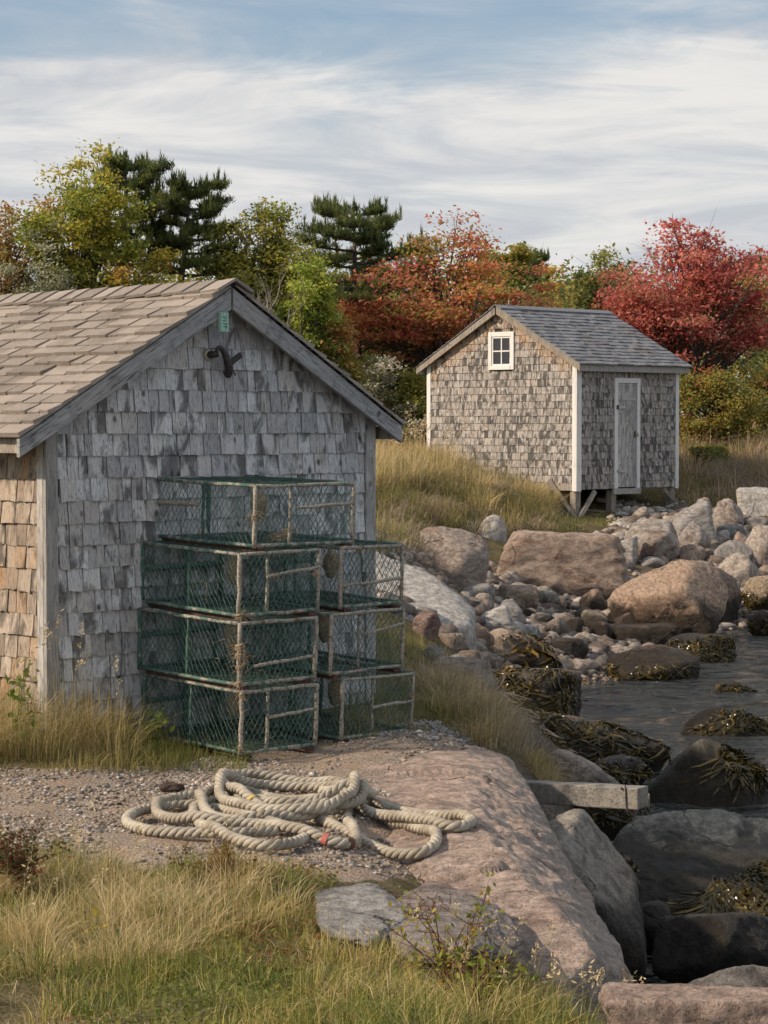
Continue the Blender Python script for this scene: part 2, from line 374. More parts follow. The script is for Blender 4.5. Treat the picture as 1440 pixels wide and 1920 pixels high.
def leaf_mat(name, rough=0.6, trans=0.35, spec=0.25):
    m = bpy.data.materials.new(name); m.use_nodes = True; t = NT(m.node_tree); t.N.clear()
    c = t.n('ShaderNodeAttribute', attribute_name='col').outputs['Color']
    b = t.n('ShaderNodeBsdfPrincipled', {'Base Color': c, 'Roughness': rough, 'Specular IOR Level': spec})
    tr = t.n('ShaderNodeBsdfTranslucent', {'Color': c})
    mx = t.n('ShaderNodeMixShader', {0: trans, 1: b.outputs[0], 2: tr.outputs[0]})
    t.n('ShaderNodeOutputMaterial', {'Surface': mx.outputs[0]})
    return m
M['leaf'] = leaf_mat('leaf', 0.55, 0.52); M['grass'] = leaf_mat('grass_blade', 0.55, 0.3, 0.3)
M['weed'] = leaf_mat('rockweed', 0.26, 0.10, 0.5)
def pebble_mat():
    m, t, b = new_mat('pebble'); pos = t.n('ShaderNodeNewGeometry').outputs['Position']; c = t.n('ShaderNodeAttribute', attribute_name='col').outputs['Color']
    f = t.noise(pos, 70, 4, 0.7); g = t.noise(pos, 16, 5, 0.7)
    c = t.mix(1.0, c, t.mix(t.ss(g, 0.32, 0.68), (0.55, 0.52, 0.49), (1.25, 1.25, 1.25)), 'MULTIPLY'); c = t.mix(t.math('MULTIPLY', t.ss(f, 0.46, 0.36), 0.6), c, (0.07, 0.06, 0.05))
    t.put(b.inputs['Base Color'], c); b.inputs['Roughness'].default_value = 0.9; b.inputs['Specular IOR Level'].default_value = 0.2; bump(t, b, t.math('ADD', f, g), 0.8, 0.02); return m
M['pebble'] = pebble_mat()
M['bark'] = plain('bark', (0.13, 0.115, 0.10), 0.95, 0, 0.55, 25)
M['bark_pale'] = plain('bare_grey_bark', (0.34, 0.32, 0.29), 0.95, 0, 0.5, 25)

def ground_mat():
    m, t, b = new_mat('ground')
    pos = t.n('ShaderNodeNewGeometry').outputs['Position']
    g = t.n('ShaderNodeAttribute', attribute_name='gravel').outputs['Fac']; sh = t.n('ShaderNodeAttribute', attribute_name='shore').outputs['Fac']
    n1 = t.noise(pos, 60, 4, 0.7); n2 = t.noise(pos, 5, 5, 0.65); n3 = t.noise(pos, 1.1, 4)
    vor = t.n('ShaderNodeTexVoronoi', {'Vector': pos, 'Scale': 55.0}); vc = t.n('ShaderNodeSeparateColor', {0: vor.outputs['Color']}).outputs[0]
    soil = t.mix(t.ss(n2, 0.35, 0.65), (0.085, 0.075, 0.035), (0.17, 0.14, 0.075))
    grav = t.mix(vc, (0.20, 0.165, 0.135), (0.40, 0.335, 0.275)); grav = t.mix(t.ss(n2, 0.42, 0.66), grav, (0.33, 0.25, 0.185))
    shore = t.mix(vc, (0.045, 0.04, 0.034), (0.16, 0.135, 0.11))
    c = t.mix(t.ss(t.math('ADD', g, t.math('MULTIPLY', t.math('SUBTRACT', n2, 0.5), 0.6)), 0.4, 0.6), soil, grav)
    c = t.mix(sh, c, shore)
    c = t.mix(t.math('MULTIPLY', t.ss(n1, 0.45, 0.33), 0.5), c, (0.05, 0.042, 0.034))
    t.put(b.inputs['Base Color'], c); b.inputs['Roughness'].default_value = 0.95; b.inputs['Specular IOR Level'].default_value = 0.15
    bump(t, b, t.math('ADD', vor.outputs['Distance'], n1), 0.8, 0.012)
    return m
M['ground'] = ground_mat()

def water_mat():
    m, t, b = new_mat('sea_water')
    pos = t.n('ShaderNodeNewGeometry').outputs['Position']
    a = t.noise(t.mapv(pos, (1.6, 3.4, 1), (0, 0, R(14))), 1.0, 3, 0.5, 0.4); c = t.noise(t.mapv(pos, (6, 11, 1), (0, 0, R(-8))), 1.0, 4, 0.55, 0.5)
    t.put(b.inputs['Base Color'], (0.03, 0.034, 0.033)); b.inputs['Roughness'].default_value = 0.06; b.inputs['IOR'].default_value = 1.36
    b.inputs['Specular IOR Level'].default_value = 1.0
    bump(t, b, t.math('ADD', t.math('MULTIPLY', a, 1.0), t.math('MULTIPLY', c, 0.5)), 1.0, 0.36)
    return m
M['water'] = water_mat()

# ------------------------------------------------------------------ terrain
WATER_Z = -1.0
CTRL = np.array([
 (-3, 5, 0), (0, 5, 0), (1, 5.8, -.05), (2.2, 5.5, -.9), (-3, 7, .02), (-1, 7.4, .0), (.2, 7.4, -.05), (.5, 7.9, -.18), (.3, 8.6, -.22), (.62, 8.4, -.32), (.75, 7.2, -.12), (1.15, 7.4, -.5), (1.7, 7.4, -1.1), (3, 7, -1.8),
 (-3, 9, 0), (-1, 9, 0), (0, 9, -.03), (.4, 9.1, -.22), (.85, 9, -.6), (1.25, 9, -1.05), (2.2, 9, -1.7),
 (-3, 11, .02), (-1.2, 11, 0), (-.3, 11, 0), (.3, 11, -.06), (.75, 11, -.5), (1.3, 11, -1.05), (2.2, 11, -1.7),
 (-2.2, 12.4, .10), (-1.9, 12.7, .12), (-1.2, 12.4, .02), (-.8, 12.5, 0), (-.3, 13.0, .0), (.2, 13.4, .0), (.5, 13.2, -.02), (.85, 13.4, -.45), (1.3, 13.5, -1.05), (2.5, 13.5, -1.7),
 (-.1, 14.5, .08), (.5, 14.6, .02), (.8, 15.2, -.25), (1.2, 15.6, -.8), (1.5, 16, -1.05), (3, 16, -1.7),
 (.2, 18, .1), (.6, 18, .0), (1.0, 18.5, -.5), (1.7, 18.5, -1.05), (3, 19, -1.6),
 (-.2, 21, .2), (.4, 21.5, 0), (.9, 21.5, -.4), (1.4, 21.8, -.85), (1.9, 22, -1.1), (3.2, 22, -1.6),
 (-.3, 25, .3), (.3, 25, .0), (.9, 25, -.4), (1.5, 24.5, -.75), (2.2, 24.6, -1.0), (3.0, 24.5, -1.2), (4.5, 25, -1.6),
 (-.3, 29, .5), (.4, 28.5, .1), (1.2, 28.5, -.45), (2.2, 28, -.75), (3.4, 28, -1.0), (4.6, 28.5, -1.25), (6, 27, -1.8),
 (-.3, 33, .75), (.5, 33, .35), (1.2, 32.5, -.1), (2.2, 32.5, -.35), (3.2, 32.5, -.5), (4.3, 32, -.75), (5.2, 31.5, -1.0), (6.3, 31.5, -1.25), (8.5, 31, -1.8),
 (.4, 36, 1.0), (1.2, 36, .85), (1.2, 39, 1.05), (-.5, 40, 1.1), (2.0, 36.2, .62), (2.5, 35.2, .2), (3.2, 35.2, .02), (3.26, 37.6, .22), (4.3, 36, .05), (4.5, 38.6, .3), (5.2, 39.6, .36), (5.5, 36.3, .0), (6.6, 36, -.1), (7, 38.2, .35), (8.5, 38.5, .4), (6, 42, .95), (8, 42, 1.1), (3, 42.5, .95), (10, 36.5, -.5), (12, 35, -1.5),
 (0, 48, 1.4), (5, 48, 1.5), (10, 46, 1.4), (-6, 40, 1.0), (-6, 20, .4), (-5, 14, .15), (-6, 30, .8), (-6, 8, .05)], float)
_n = len(CTRL)
def _U(r2): return np.where(r2 > 1e-12, r2 * np.log(r2 + 1e-12), 0.0)
_d2 = ((CTRL[:, None, :2] - CTRL[None, :, :2]) ** 2).sum(-1)
_A = np.zeros((_n + 3, _n + 3)); _A[:_n, :_n] = _U(_d2) + np.eye(_n) * 0.02
_A[:_n, _n] = 1; _A[:_n, _n + 1:] = CTRL[:, :2]; _A[_n, :_n] = 1; _A[_n + 1:, :_n] = CTRL[:, :2].T
_W = np.linalg.solve(_A, np.concatenate([CTRL[:, 2], np.zeros(3)]))
def sstep(x, a, b):
    t = np.clip((x - a) / (b - a), 0, 1); return t * t * (3 - 2 * t)
def ground(x, y):
    x = np.atleast_1d(np.asarray(x, float)); y = np.atleast_1d(np.asarray(y, float))
    sh = x.shape; x = x.ravel(); y = y.ravel()
    xc = np.clip(x, -6, 11); yc = np.clip(y, 5, 47)
    z = np.empty(len(xc))
    for s in range(0, len(xc), 20000):
        e = slice(s, s + 20000)
        d2 = (xc[e, None] - CTRL[None, :, 0]) ** 2 + (yc[e, None] - CTRL[None, :, 1]) ** 2
        z[e] = _U(d2) @ _W[:_n] + _W[_n] + _W[_n + 1] * xc[e] + _W[_n + 2] * yc[e]
    z = np.clip(z, -2.2, 1.55)
    sea = sstep(x, 9, 13) * (1 - sstep(y, 34, 40)); z = z * (1 - sea) - 2.2 * sea
    far = sstep(y, 44, 52); z = z * (1 - far) + 1.5 * far
    lf = sstep(-x, 5, 9) * (1 - far); z = z * (1 - lf) + (0.1 + 0.02 * np.clip(y, 0, 45)) * lf
    return z.reshape(sh)
def gz(x, y): return float(ground([x], [y])[0])
GRAVEL = [(-250, 1440), (120, 1445), (330, 1425), (480, 1400), (620, 1385), (800, 1345), (900, 1378), (860, 1470), (830, 1640), (640, 1660), (560, 1630), (380, 1622), (170, 1632), (90, 1610), (-250, 1600)]
def inpoly(px, py, poly):
    c = np.zeros(px.shape, bool); n = len(poly)
    for i in range(n):
        x0, y0 = poly[i]; x1, y1 = poly[i - 1]
        m = ((y0 > py) != (y1 > py)) & (px < (x1 - x0) * (py - y0) / (y1 - y0 + 1e-9) + x0); c ^= m
    return c
def make_ground():
    xs = np.concatenate([-np.geomspace(600, 5.2, 26), np.arange(-5, 3.0, .055), np.arange(3.0, 9.5, .11), np.geomspace(9.7, 600, 26)])
    ys = np.concatenate([-np.geomspace(300, 6, 8), np.linspace(-4, 5, 8), np.arange(5.2, 16, .06), np.arange(16, 48, .13), np.geomspace(48.3, 900, 34)])
    X, Y = np.meshgrid(xs, ys); Z = ground(X, Y)
    P = np.stack([X.ravel(), Y.ravel(), np.zeros(X.size)], 1)
    near = (np.abs(P[:, 0]) < 12) & (P[:, 1] < 60)
    dz = np.zeros(len(P)); Q = P[near]
    dz[near] = 0.03 * fbm(Q * 1.7, 3, 3) + 0.008 * fbm(Q * 9, 8, 2)
    Zf = Z.ravel() + dz; V = np.stack([P[:, 0], P[:, 1], Zf], 1)
    nx, ny = len(xs), len(ys); i = np.arange(nx - 1)[None] + (np.arange(ny - 1) * nx)[:, None]; i = i.ravel()
    F = np.stack([i, i + 1, i + nx + 1, i + nx], 1)
    px, py = proj(np.stack([V[:, 0], np.maximum(V[:, 1], .5), Z.ravel()], 1))
    g = (inpoly(px, py, GRAVEL) & (V[:, 1] > 4) & (V[:, 1] < 16)).astype(float).reshape(ny, nx)
    for _ in range(3): g[1:-1, 1:-1] = (g[1:-1, 1:-1] * 2 + g[:-2, 1:-1] + g[2:, 1:-1] + g[1:-1, :-2] + g[1:-1, 2:]) / 6
    shore = sstep(-Z.ravel(), .15, .45)
    o = link('ground', mk_mesh('ground', V, F, M['ground'], True, {'gravel': g.ravel(), 'shore': shore}))
    tag(o, 'sloping coastal ground from gravel path down to the cove', 'ground', kind='structure')
make_ground()
def make_water():
    xs = np.concatenate([np.arange(.3, 14, .06), np.geomspace(14.2, 900, 30)]); ys = np.concatenate([-np.geomspace(200, 5, 10), np.linspace(-4, 6, 10), np.arange(6.2, 42, .065)])
    X, Y = np.meshgrid(xs, ys); P = np.stack([X.ravel(), Y.ravel(), np.zeros(X.size)], 1)
    Z = WATER_Z + 0.026 * fbm(P * np.array([1.2, 2.7, 1]), 41, 3)
    V = np.stack([P[:, 0], P[:, 1], Z], 1); nx, ny = len(xs), len(ys); i = (np.arange(nx - 1)[None] + (np.arange(ny - 1) * nx)[:, None]).ravel()
    o = link('water', mk_mesh('water', V, np.stack([i, i + 1, i + nx + 1, i + nx], 1), M['water'], True))
    tag(o, 'dark rippled sea water of the rocky cove', 'water', kind='structure')
make_water()

# ------------------------------------------------------------------ shingled sheds
SHED_ROT = math.atan2(.702, .712)
def shingle_variants(mat, n=7, name='wall_shingle'):
    """unit shingle: x -.5...5, z 0..1 upwards, butt at z = 0 with thickness 1 (scaled), outward is -y"""
    out = []
    for i in range(n):
        r = np.random.default_rng(100 + i); a, b_ = r.normal(0, .022, 2); cw = r.normal(0, .012, 4)
        warp = r.normal(0, .12)
        x = np.array([-.5, -.17, .17, .5]); bot = np.array([a, r.normal(0, .012), r.normal(0, .012), b_]); V = []
        for j in range(4):
            V += [[x[j], -1 - warp * (x[j] ** 2 - .1) * 4, bot[j]], [x[j], 0.0, bot[j]], [x[j] + cw[j] * .4, -.35, 1.0], [x[j] + cw[j] * .4, 0, 1.0]]
        V = np.array(V); Q = []
        for j in range(3):
            p, q = j * 4, j * 4 + 4
            Q += [[p, q, q + 2, p + 2], [p + 1, q + 1, q, p], [p + 2, q + 2, q + 3, p + 3]]
        Q += [[0, 2, 3, 1], [12, 13, 15, 14]]
        out.append(mk_mesh(name, V, np.array(Q), mat))
    return out
def clip_poly(poly, a, b, c):
    """keep a*x + b*z <= c"""
    out = []
    for i in range(len(poly)):
        p, q = poly[i], poly[(i + 1) % len(poly)]; dp, dq = a * p[0] + b * p[1] - c, a * q[0] + b * q[1] - c
        if dp <= 0: out.append(p)
        if dp * dq < 0: t = dp / (dp - dq); out.append((p[0] + (q[0] - p[0]) * t, p[1] + (q[1] - p[1]) * t))
    return out
def shingle_wall(parent, name, variants, mat, origin, along, out, length, z0, ztop, expo, wmean, thick, planes=(), skips=(), prio=None, limit=300, fresh=None, seed=1, tilt=0.0, up=(0, 0, 1), restname='shingles', thv=.3):
    """courses of shingles; the `limit` of highest priority are objects of their own, the rest one joined part"""
    r = np.random.default_rng(seed); O, A, N, U = (np.asarray(v, float) for v in (origin, along, out, up)); items = []
    nrow = int(math.ceil((ztop - z0) / expo))
    for i in range(nrow):
        zb = z0 + i * expo; x = -r.uniform(0, wmean * .8)
        while x < length:
            wd = float(np.clip(r.normal(wmean, wmean * .26), wmean * .55, wmean * 1.6)); x0, x1 = max(x, 0), min(x + wd, length); x += wd
            if x1 - x0 < .025: continue
            h = expo * 1.22; zz = zb + r.normal(0, expo * .012); poly = [(x0, zz), (x1, zz), (x1, zz + h), (x0, zz + h)]
            boxes = [(x0, x1)]
            for (sx0, sx1, sz0, sz1) in skips:
                if zz + expo > sz0 + .01 and zz < sz1 - .01:
                    nb = []
                    for a, b_ in boxes:
                        if a < sx0: nb.append((a, min(b_, sx0)))
                        if b_ > sx1: nb.append((max(a, sx1), b_))
                    boxes = [(a, b_) for a, b_ in nb if b_ - a > .02]
            for a, b_ in boxes:
                poly = [(a, zz), (b_, zz), (b_, zz + h), (a, zz + h)]; cut = poly
                for pl in planes: cut = clip_poly(cut, *pl)
                if len(cut) < 3: continue
                ar = .5 * abs(sum(cut[k][0] * cut[(k + 1) % len(cut)][1] - cut[(k + 1) % len(cut)][0] * cut[k][1] for k in range(len(cut))))
                if ar < .0006: continue
                items.append((a, b_, zz, h, None if abs(ar - (b_ - a) * h) < 1e-6 else cut, thick * r.uniform(1 - thv, 1 + 1.6 * thv), r.random(), r.normal(0, .006)))
    order = sorted(range(len(items)), key=lambda k: -(prio(items[k]) if prio else items[k][2])); single = set(order[:limit])
    V, Q, T, rn, fr, nv = [], [], [], [], [], 0
    Rm = Matrix((A, -N, U)).transposed()                                     # columns: along, inward, up
    rest = MB(); rr = []; ff = []
    for k, (a, b_, zz, h, cut, th, rv, rot) in enumerate(items):
        fv = fresh(.5 * (a + b_), zz + h * .4, rv) if fresh else 0.0
        if cut is not None:
            mb = rest if k not in single else MB(); n0 = mb.n
            mb.prism(cut, A, U, O + N * .001, N * th * .8)
            if k in single: mb.build(name, mat, parent, color=(1 - fv, 1, 1, 1))
            else: rr += [rv] * (mb.n - n0); ff += [fv] * (mb.n - n0)
            continue
        c = O + A * (a + b_) / 2 + U * zz + N * .001
        if k in single:
            o = link(name, variants[int(rv * 997) % len(variants)], parent, color=(1 - fv, 1, 1, 1))
            o.matrix_basis = Matrix.Translation(Vector(c)) @ (Rm @ Matrix.Rotation(rot, 3, 'Y') @ Matrix.Diagonal((b_ - a - r.uniform(.003, .009), th, h))).to_4x4()
        else:
            sc = np.array([b_ - a - .004, th, h]); base = variants[int(rv * 997) % len(variants)]
            if not hasattr(shingle_wall, 'cache'): shingle_wall.cache = {}
            if base.name not in shingle_wall.cache:
                vv = np.empty(len(base.vertices) * 3, np.float32); base.vertices.foreach_get('co', vv); shingle_wall.cache[base.name] = (vv.reshape(-1, 3), np.array([tuple(p.vertices) for p in base.polygons]))
            vv, fq = shingle_wall.cache[base.name]; W = c + (vv * sc) @ np.array([A, -N, U])
            rest.add(W, fq); rr += [rv] * len(W); ff += [fv] * len(W)
    if rest.n:
        o = rest.build(restname, mat, parent, attrs={'rnd': np.array(rr), 'fresh': np.array(ff)}); o['kind'] = 'stuff'
    return len(items)

# ---- the near shed: gable wall on the plane y = 0, ridge along y at x = HW
NX, NY = -1.914, 12.7
near = empty('fishing_shed', (NX, NY, 0), SHED_ROT, 'near fishing shed of silvered shingles with a tan shingled roof', 'shed')
WID, HW, DEP, EAVE = 2.56, 1.28, 4.2, 1.93
SLOPE = (2.67 - EAVE) / HW; SL = math.sqrt(1 + SLOPE * SLOPE); PEAK = EAVE + SLOPE * HW
mb = MB(); mb.prism([(0, -.3), (WID, -.3), (WID, EAVE), (HW, PEAK), (0, EAVE)], (1, 0, 0), (0, 0, 1), (0, .0, 0), (0, DEP, 0))
mb.build('wall_core', M['dark_core'], near)
SV = shingle_variants(M['shingle'])
def near_prio(it):
    x, z = (it[0] + it[1]) / 2, it[2]
    vis = 2 if (z > 1.45 or x < .68) else (1 if (x > 1.95) else 0)
    return vis * 10 + z
shingle_wall(near, 'wall_shingle', SV, M['shingle'], (.062, 0, 0), (1, 0, 0), (0, -1, 0), WID - .124, -.10, PEAK - .03, .1285, .108, .018,
             planes=[(-SLOPE, 1, EAVE + SLOPE * .062 - .0), (SLOPE, 1, EAVE + SLOPE * (WID - .062))], prio=near_prio, limit=225, seed=4,
             fresh=lambda x, z, r: max(0, .55 * (1 - (min(EAVE + SLOPE * min(x, WID - x), PEAK) - z) / .28)) * (x > HW) * r)
shingle_wall(near, 'wall_shingle', shingle_variants(M['shingle_warm']), M['shingle_warm'], (0, DEP, 0), (0, -1, 0), (-1, 0, 0), DEP - .062, -.10, EAVE - .05, .1285, .108, .018,
             prio=lambda it: it[0], limit=75, seed=9, fresh=lambda x, z, r: .08 + (.55 if r > .94 else 0))
# right-hand wall, seen only from the side
shingle_wall(near, 'wall_shingle', SV, M['shingle'], (WID, .062, 0), (0, 1, 0), (1, 0, 0), DEP - .1, -.10, EAVE - .05, .1285, .108, .018, limit=0, seed=19)
for nm, lo, hi in (('corner_board', (-.026, -.028, -.3), (.06, .0, EAVE + .02)), ('corner_board', (-.028, .0, -.3), (.0, .06, EAVE - .02)),
                   ('corner_board', (WID - .06, -.028, -.3), (WID + .026, .0, EAVE + .02)), ('corner_board', (WID, .0, -.3), (WID + .028, .06, EAVE - .02))):
    MB().box(lo, hi).build(nm, M['board'], near, bevel=.003)
OVR = .13; OV = {-1: .26, 1: .15}                                       # eave and rake overhang
def roof_pt(side, d, y, lift=0.0):
    """d metres down the slope from the ridge; side -1 left, +1 right"""
    return np.array([HW + side * (d + 0) / SL, y, PEAK + .02 - SLOPE * d / SL]) + lift * np.array([side * SLOPE, 0, 1]) / SL
for s in (-1, 1):
    DS = (HW + OV[s]) * SL
    mb = MB(); a, b_ = roof_pt(s, 0, 0, .0), roof_pt(s, DS - .02, 0, .0); nrm = np.array([s * SLOPE, 0, 1]) / SL
    f = np.array([a, b_, b_ + nrm * .022, a + nrm * .022]); V = np.vstack([f + [0, -OVR + .02, 0], f + [0, DEP + .1, 0]])
    mb.add(V, [[0, 1, 2, 3], [7, 6, 5, 4], [0, 4, 5, 1], [1, 5, 6, 2], [2, 6, 7, 3], [3, 7, 4, 0]]); mb.build('roof_deck', M['board'], near)
    # rake board on the gable
    hb = .112; top = .012; p0, p1 = roof_pt(s, 0, 0, top), roof_pt(s, DS + .01, 0, top)
    poly = [(p0[0] + (0.0012 * s), p0[2]), (p1[0], p1[2]), (p1[0] - .0 * s, p1[2] - hb * .95), (p0[0] + (0.0012 * s), p0[2] - hb * SL)]
    mb = MB(); mb.prism(poly, (1, 0, 0), (0, 0, 1), (0, -OVR, 0), (0, .03, 0)); mb.build('rake_board', M['rake'] if s < 0 else M['rake2'], near, bevel=.003)
    e = roof_pt(s, DS - .03, 0, -.01); mb = MB(); mb.box((min(e[0], e[0] - s * .025), -OVR + .031, e[2] - .085), (max(e[0], e[0] - s * .025), DEP + .08, e[2] - .002)); mb.build('eave_board', M['post'], near, bevel=.003)
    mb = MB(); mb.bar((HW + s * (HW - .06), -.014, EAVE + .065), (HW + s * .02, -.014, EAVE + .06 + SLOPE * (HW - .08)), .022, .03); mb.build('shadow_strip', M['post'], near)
# roof shingles
RV = []
for i in range(7):
    r = np.random.default_rng(300 + i); t0, t1 = r.uniform(.85, 1.2, 2); j0, j1 = r.normal(0, .012, 2)
    V = np.array([[-.5, j0, t0], [.5, j1, t1], [.5, j1, 0], [-.5, j0, 0], [-.5, 1, .3], [.5, 1, .3], [.5, 1, 0], [-.5, 1, 0]])
    RV.append(mk_mesh('roof_shingle', V, np.array([[0, 1, 5, 4], [3, 2, 1, 0], [0, 4, 7, 3], [1, 2, 6, 5], [4, 5, 6, 7]]), M['roof']))
def roof_shingles(parent, side, variants, name, ds, y0, y1, expo, wmean, th, ptf, nrm, ax, limit_y, seed, matn, rowjit=.004):
    r = np.random.default_rng(seed); rows = int(ds / expo); rest = MB(); rr = []
    A = np.array(ax, float); D = (ptf(side, 0, 0) - ptf(side, 1, 0)); Rm = Matrix((A, D, nrm)).transposed()
    for i in range(rows):
        d = ds - i * expo + .012; y = y0 - r.uniform(0, .0)
        while y < y1:
            wd = float(np.clip(r.normal(wmean, wmean * .28), wmean * .5, wmean * 1.6)); ya, yb = y, min(y + wd, y1); y += wd
            if yb - ya < .03: continue
            h = min(expo * 1.35, d); rv = r.random(); t = th * r.uniform(.75, 1.45)
            c = ptf(side, d + r.normal(0, rowjit), (ya + yb) / 2, .0235); sc = (yb - ya - r.uniform(.004, .017), h, t)
            if (ya < limit_y):
                o = link(name, variants[int(rv * 991) % len(variants)], parent)
                o.matrix_basis = Matrix.Translation(Vector(c)) @ (Rm @ Matrix.Rotation(r.normal(0, .008), 3, 'Z') @ Matrix.Diagonal(sc)).to_4x4()
            else:
                vv = np.array([v.co[:] for v in variants[0].vertices]); W = c + (vv * np.array(sc)) @ np.array([A, D, nrm])
                rest.add(W, [[0, 1, 5, 4], [3, 2, 1, 0], [0, 4, 7, 3], [1, 2, 6, 5]]); rr += [rv] * 8
    if rest.n: o = rest.build('roof_shingles', matn, parent, attrs={'rnd': np.array(rr)}); o['kind'] = 'stuff'
for s in (-1, 1):
    nrm = np.array([s * SLOPE, 0, 1]) / SL; DS = (HW + OV[s]) * SL
    roof_shingles(near, s, RV if s < 0 else RV, 'roof_shingle', DS, -OVR - .02, DEP + .1, .116, .185, .026, roof_pt, nrm, (0, 1, 0) if s < 0 else (0, 1, 0), 2.9 if s < 0 else .12, 21 + s, M['roof'])
# starter edge: uneven grey butts showing along the rake
y = -OVR - .035
k = 0
while y < DEP:                                             # ridge caps: pairs folded over the ridge
    wd = random.uniform(.15, .24)
    for s in (-1, 1):
        a, b_ = roof_pt(s, 0, 0, .052), roof_pt(s, .13, 0, .046); nrm = np.array([s * SLOPE, 0, 1]) / SL; t = .018
        f = np.array([a - nrm * .002, b_ - nrm * .0, b_ + nrm * t, a + nrm * t]); f[0, 0] = f[3, 0] = HW + s * .001
        lift = np.array([0, 0, .010]); V = np.vstack([f + [0, y, 0] + lift, f + [0, y + wd - .006, 0]])
        o = MB().add(V, [[0, 1, 2, 3], [7, 6, 5, 4], [0, 4, 5, 1], [1, 5, 6, 2], [2, 6, 7, 3], [3, 7, 4, 0]]).build('ridge_cap', M['roof'], near)
    y += wd
# green tag under the peak
tg = MB().box((HW - .115, -.160, PEAK - .235), (HW - .055, -.138, PEAK - .120)).build('paper_tag', M['tag'], near)
mk = MB()
for z, a, b_ in ((.19, .066, .10), (.205, .07, .092), (.172, .075, .104), (.16, .07, .086), (.150, .080, .103), (.214, .07, .084)): mk.box((HW - b_, -.1615, PEAK - z), (HW - a, -.160, PEAK - z + .005))
o = mk.build('tag_marks', M['ink'], tg)

# iron hook on the gable: a thing hung on the wall
hk = empty('iron_hook', (0, 0, 0), SHED_ROT, 'dark iron hook bracket with a curved arm fixed high on the gable', 'hook')
hk.location = Vector((NX, NY, 0)) + Matrix.Rotation(SHED_ROT, 3, 'Z') @ Vector((1.175, -.018, 2.30))
mb = MB(); mb.tube([(0, .02, 0), (0, -.012, 0), (0, -.02, 0)], [.034, .034, .026], 14); mb.build('collar', M['collar'], hk, True)
mb = MB(); mb.tube([(0, -.01, 0), (.015, -.05, .002), (.03, -.06, .003)], [.022, .021, .016], 10); mb.build('stub', M['iron'], hk, True)
pts = np.array([(.026, -.06, -.014), (.022, -.062, .030), (.036, -.064, .048), (.062, -.066, .034), (.090, -.07, -.005), (.108, -.07, -.055), (.116, -.07, -.105), (.108, -.07, -.135)])
mb = MB(); tt = np.linspace(0, 7, 26); cp = np.stack([np.interp(tt, range(8), pts[:, i]) for i in range(3)], 1)
for _ in range(3): cp[1:-1] = (cp[:-2] + 2 * cp[1:-1] + cp[2:]) / 4
mb.tube(cp, np.interp(tt, range(8), [.013, .012, .012, .015, .022, .026, .022, .012]), 10); mb.build('hook_arm', M['iron'], hk, True)
mb = MB(); mb.bar((.118, -.07, -.052), (.205, -.075, .005), .02, .034); mb.build('side_arm', M['iron'], hk, bevel=.003)
mb = MB(); mb.tube([(.122, -.07, -.075), (.152, -.07, -.105), (.164, -.07, -.122)], [.005, .0045, .006], 6); mb.build('pin', M['rust'], hk)
mb = MB(); mb.tube([(.082, -.07, -.085), (.076, -.07, -.105), (.088, -.07, -.125), (.104, -.07, -.137)], [.008, .008, .008, .008], 6); mb.build('barb', M['iron'], hk)

# ---- the far shed on posts: gable on the plane x = 0, door wall on y = 0, ridge along x
FX, FY, FZ = 3.262, 38.0, .74
far = empty('boat_shed', (FX, FY, FZ), SHED_ROT, 'far shingled shed on posts with white trim and slate coloured roof', 'shed')
FL, FG, FE = 2.74, 3.50, 2.17; FH = FG / 2; FS = .94 / FH; FSL = math.sqrt(1 + FS * FS); FP = FE + .94
mb = MB(); mb.prism([(0, 0), (FG, 0), (FG, FE), (FH, FP), (0, FE)], (0, 1, 0), (0, 0, 1), (0, 0, 0), (FL, 0, 0)); mb.build('wall_core', M['dark_core'], far)
FV = shingle_variants(M['shingle_far'])
def far_fresh(x, z, r):
    top = FE + FS * min(x, FG - x); return max(0, 1 - (top - z) / .46) * (.7 + .9 * r)
# along runs from the far corner (y = FG) towards the near corner
shingle_wall(far, 'wall_shingle', FV, M['shingle_far'], (0, FG - .05, 0), (0, -1, 0), (-1, 0, 0), FG - .11, .11, FP - .03, .127, .088, .021, thv=.1,
             planes=[(-FS, 1, FE + FS * .05), (FS, 1, FE + FS * (FG - .05))], skips=[(1.49, 2.01, 2.10, 2.66)], prio=lambda it: it[0] * .6 + it[2], limit=190, fresh=far_fresh, seed=31)
DX0, DX1, DZ1 = .97, 1.66, 1.91
shingle_wall(far, 'wall_shingle', FV, M['shingle_far'], (.08, 0, 0), (1, 0, 0), (0, -1, 0), FL - .14, .0, FE - .05, .127, .088, .021, thv=.1,
             skips=[(DX0 - .04, DX1 - .12, -.05, DZ1 - .10)], prio=lambda it: -it[0] + it[2] * .3, limit=110, seed=33, fresh=lambda x, z, r: max(0, 1 - (FE - .05 - z) / .20) * .9)
mb = MB(); mb.box((-.022, .06, -.02), (-.002, FG - .02, .105)); mb.build('sill_board', M['post'], far, bevel=.003)
for lo, hi in (((-.03, -.03, -.03), (.10, .0, FE)), ((-.032, .0, -.03), (.0, .07, FE)), ((-.03, FG - .075, -.03), (.0, FG + .02, FE)), ((FL - .06, -.03, -.03), (FL + .03, .0, FE)), ((FL, .0, 0), (FL + .03, .06, FE))):
    MB().box(lo, hi).build('corner_board', M['white'], far, bevel=.004)
def froof_pt(side, d, x, lift=0.0):
    return np.array([x, FH + side * d / FSL, FP + .02 - FS * d / FSL]) + lift * np.array([0, side * FS, 1]) / FSL
FDS = (FH + .17) * FSL
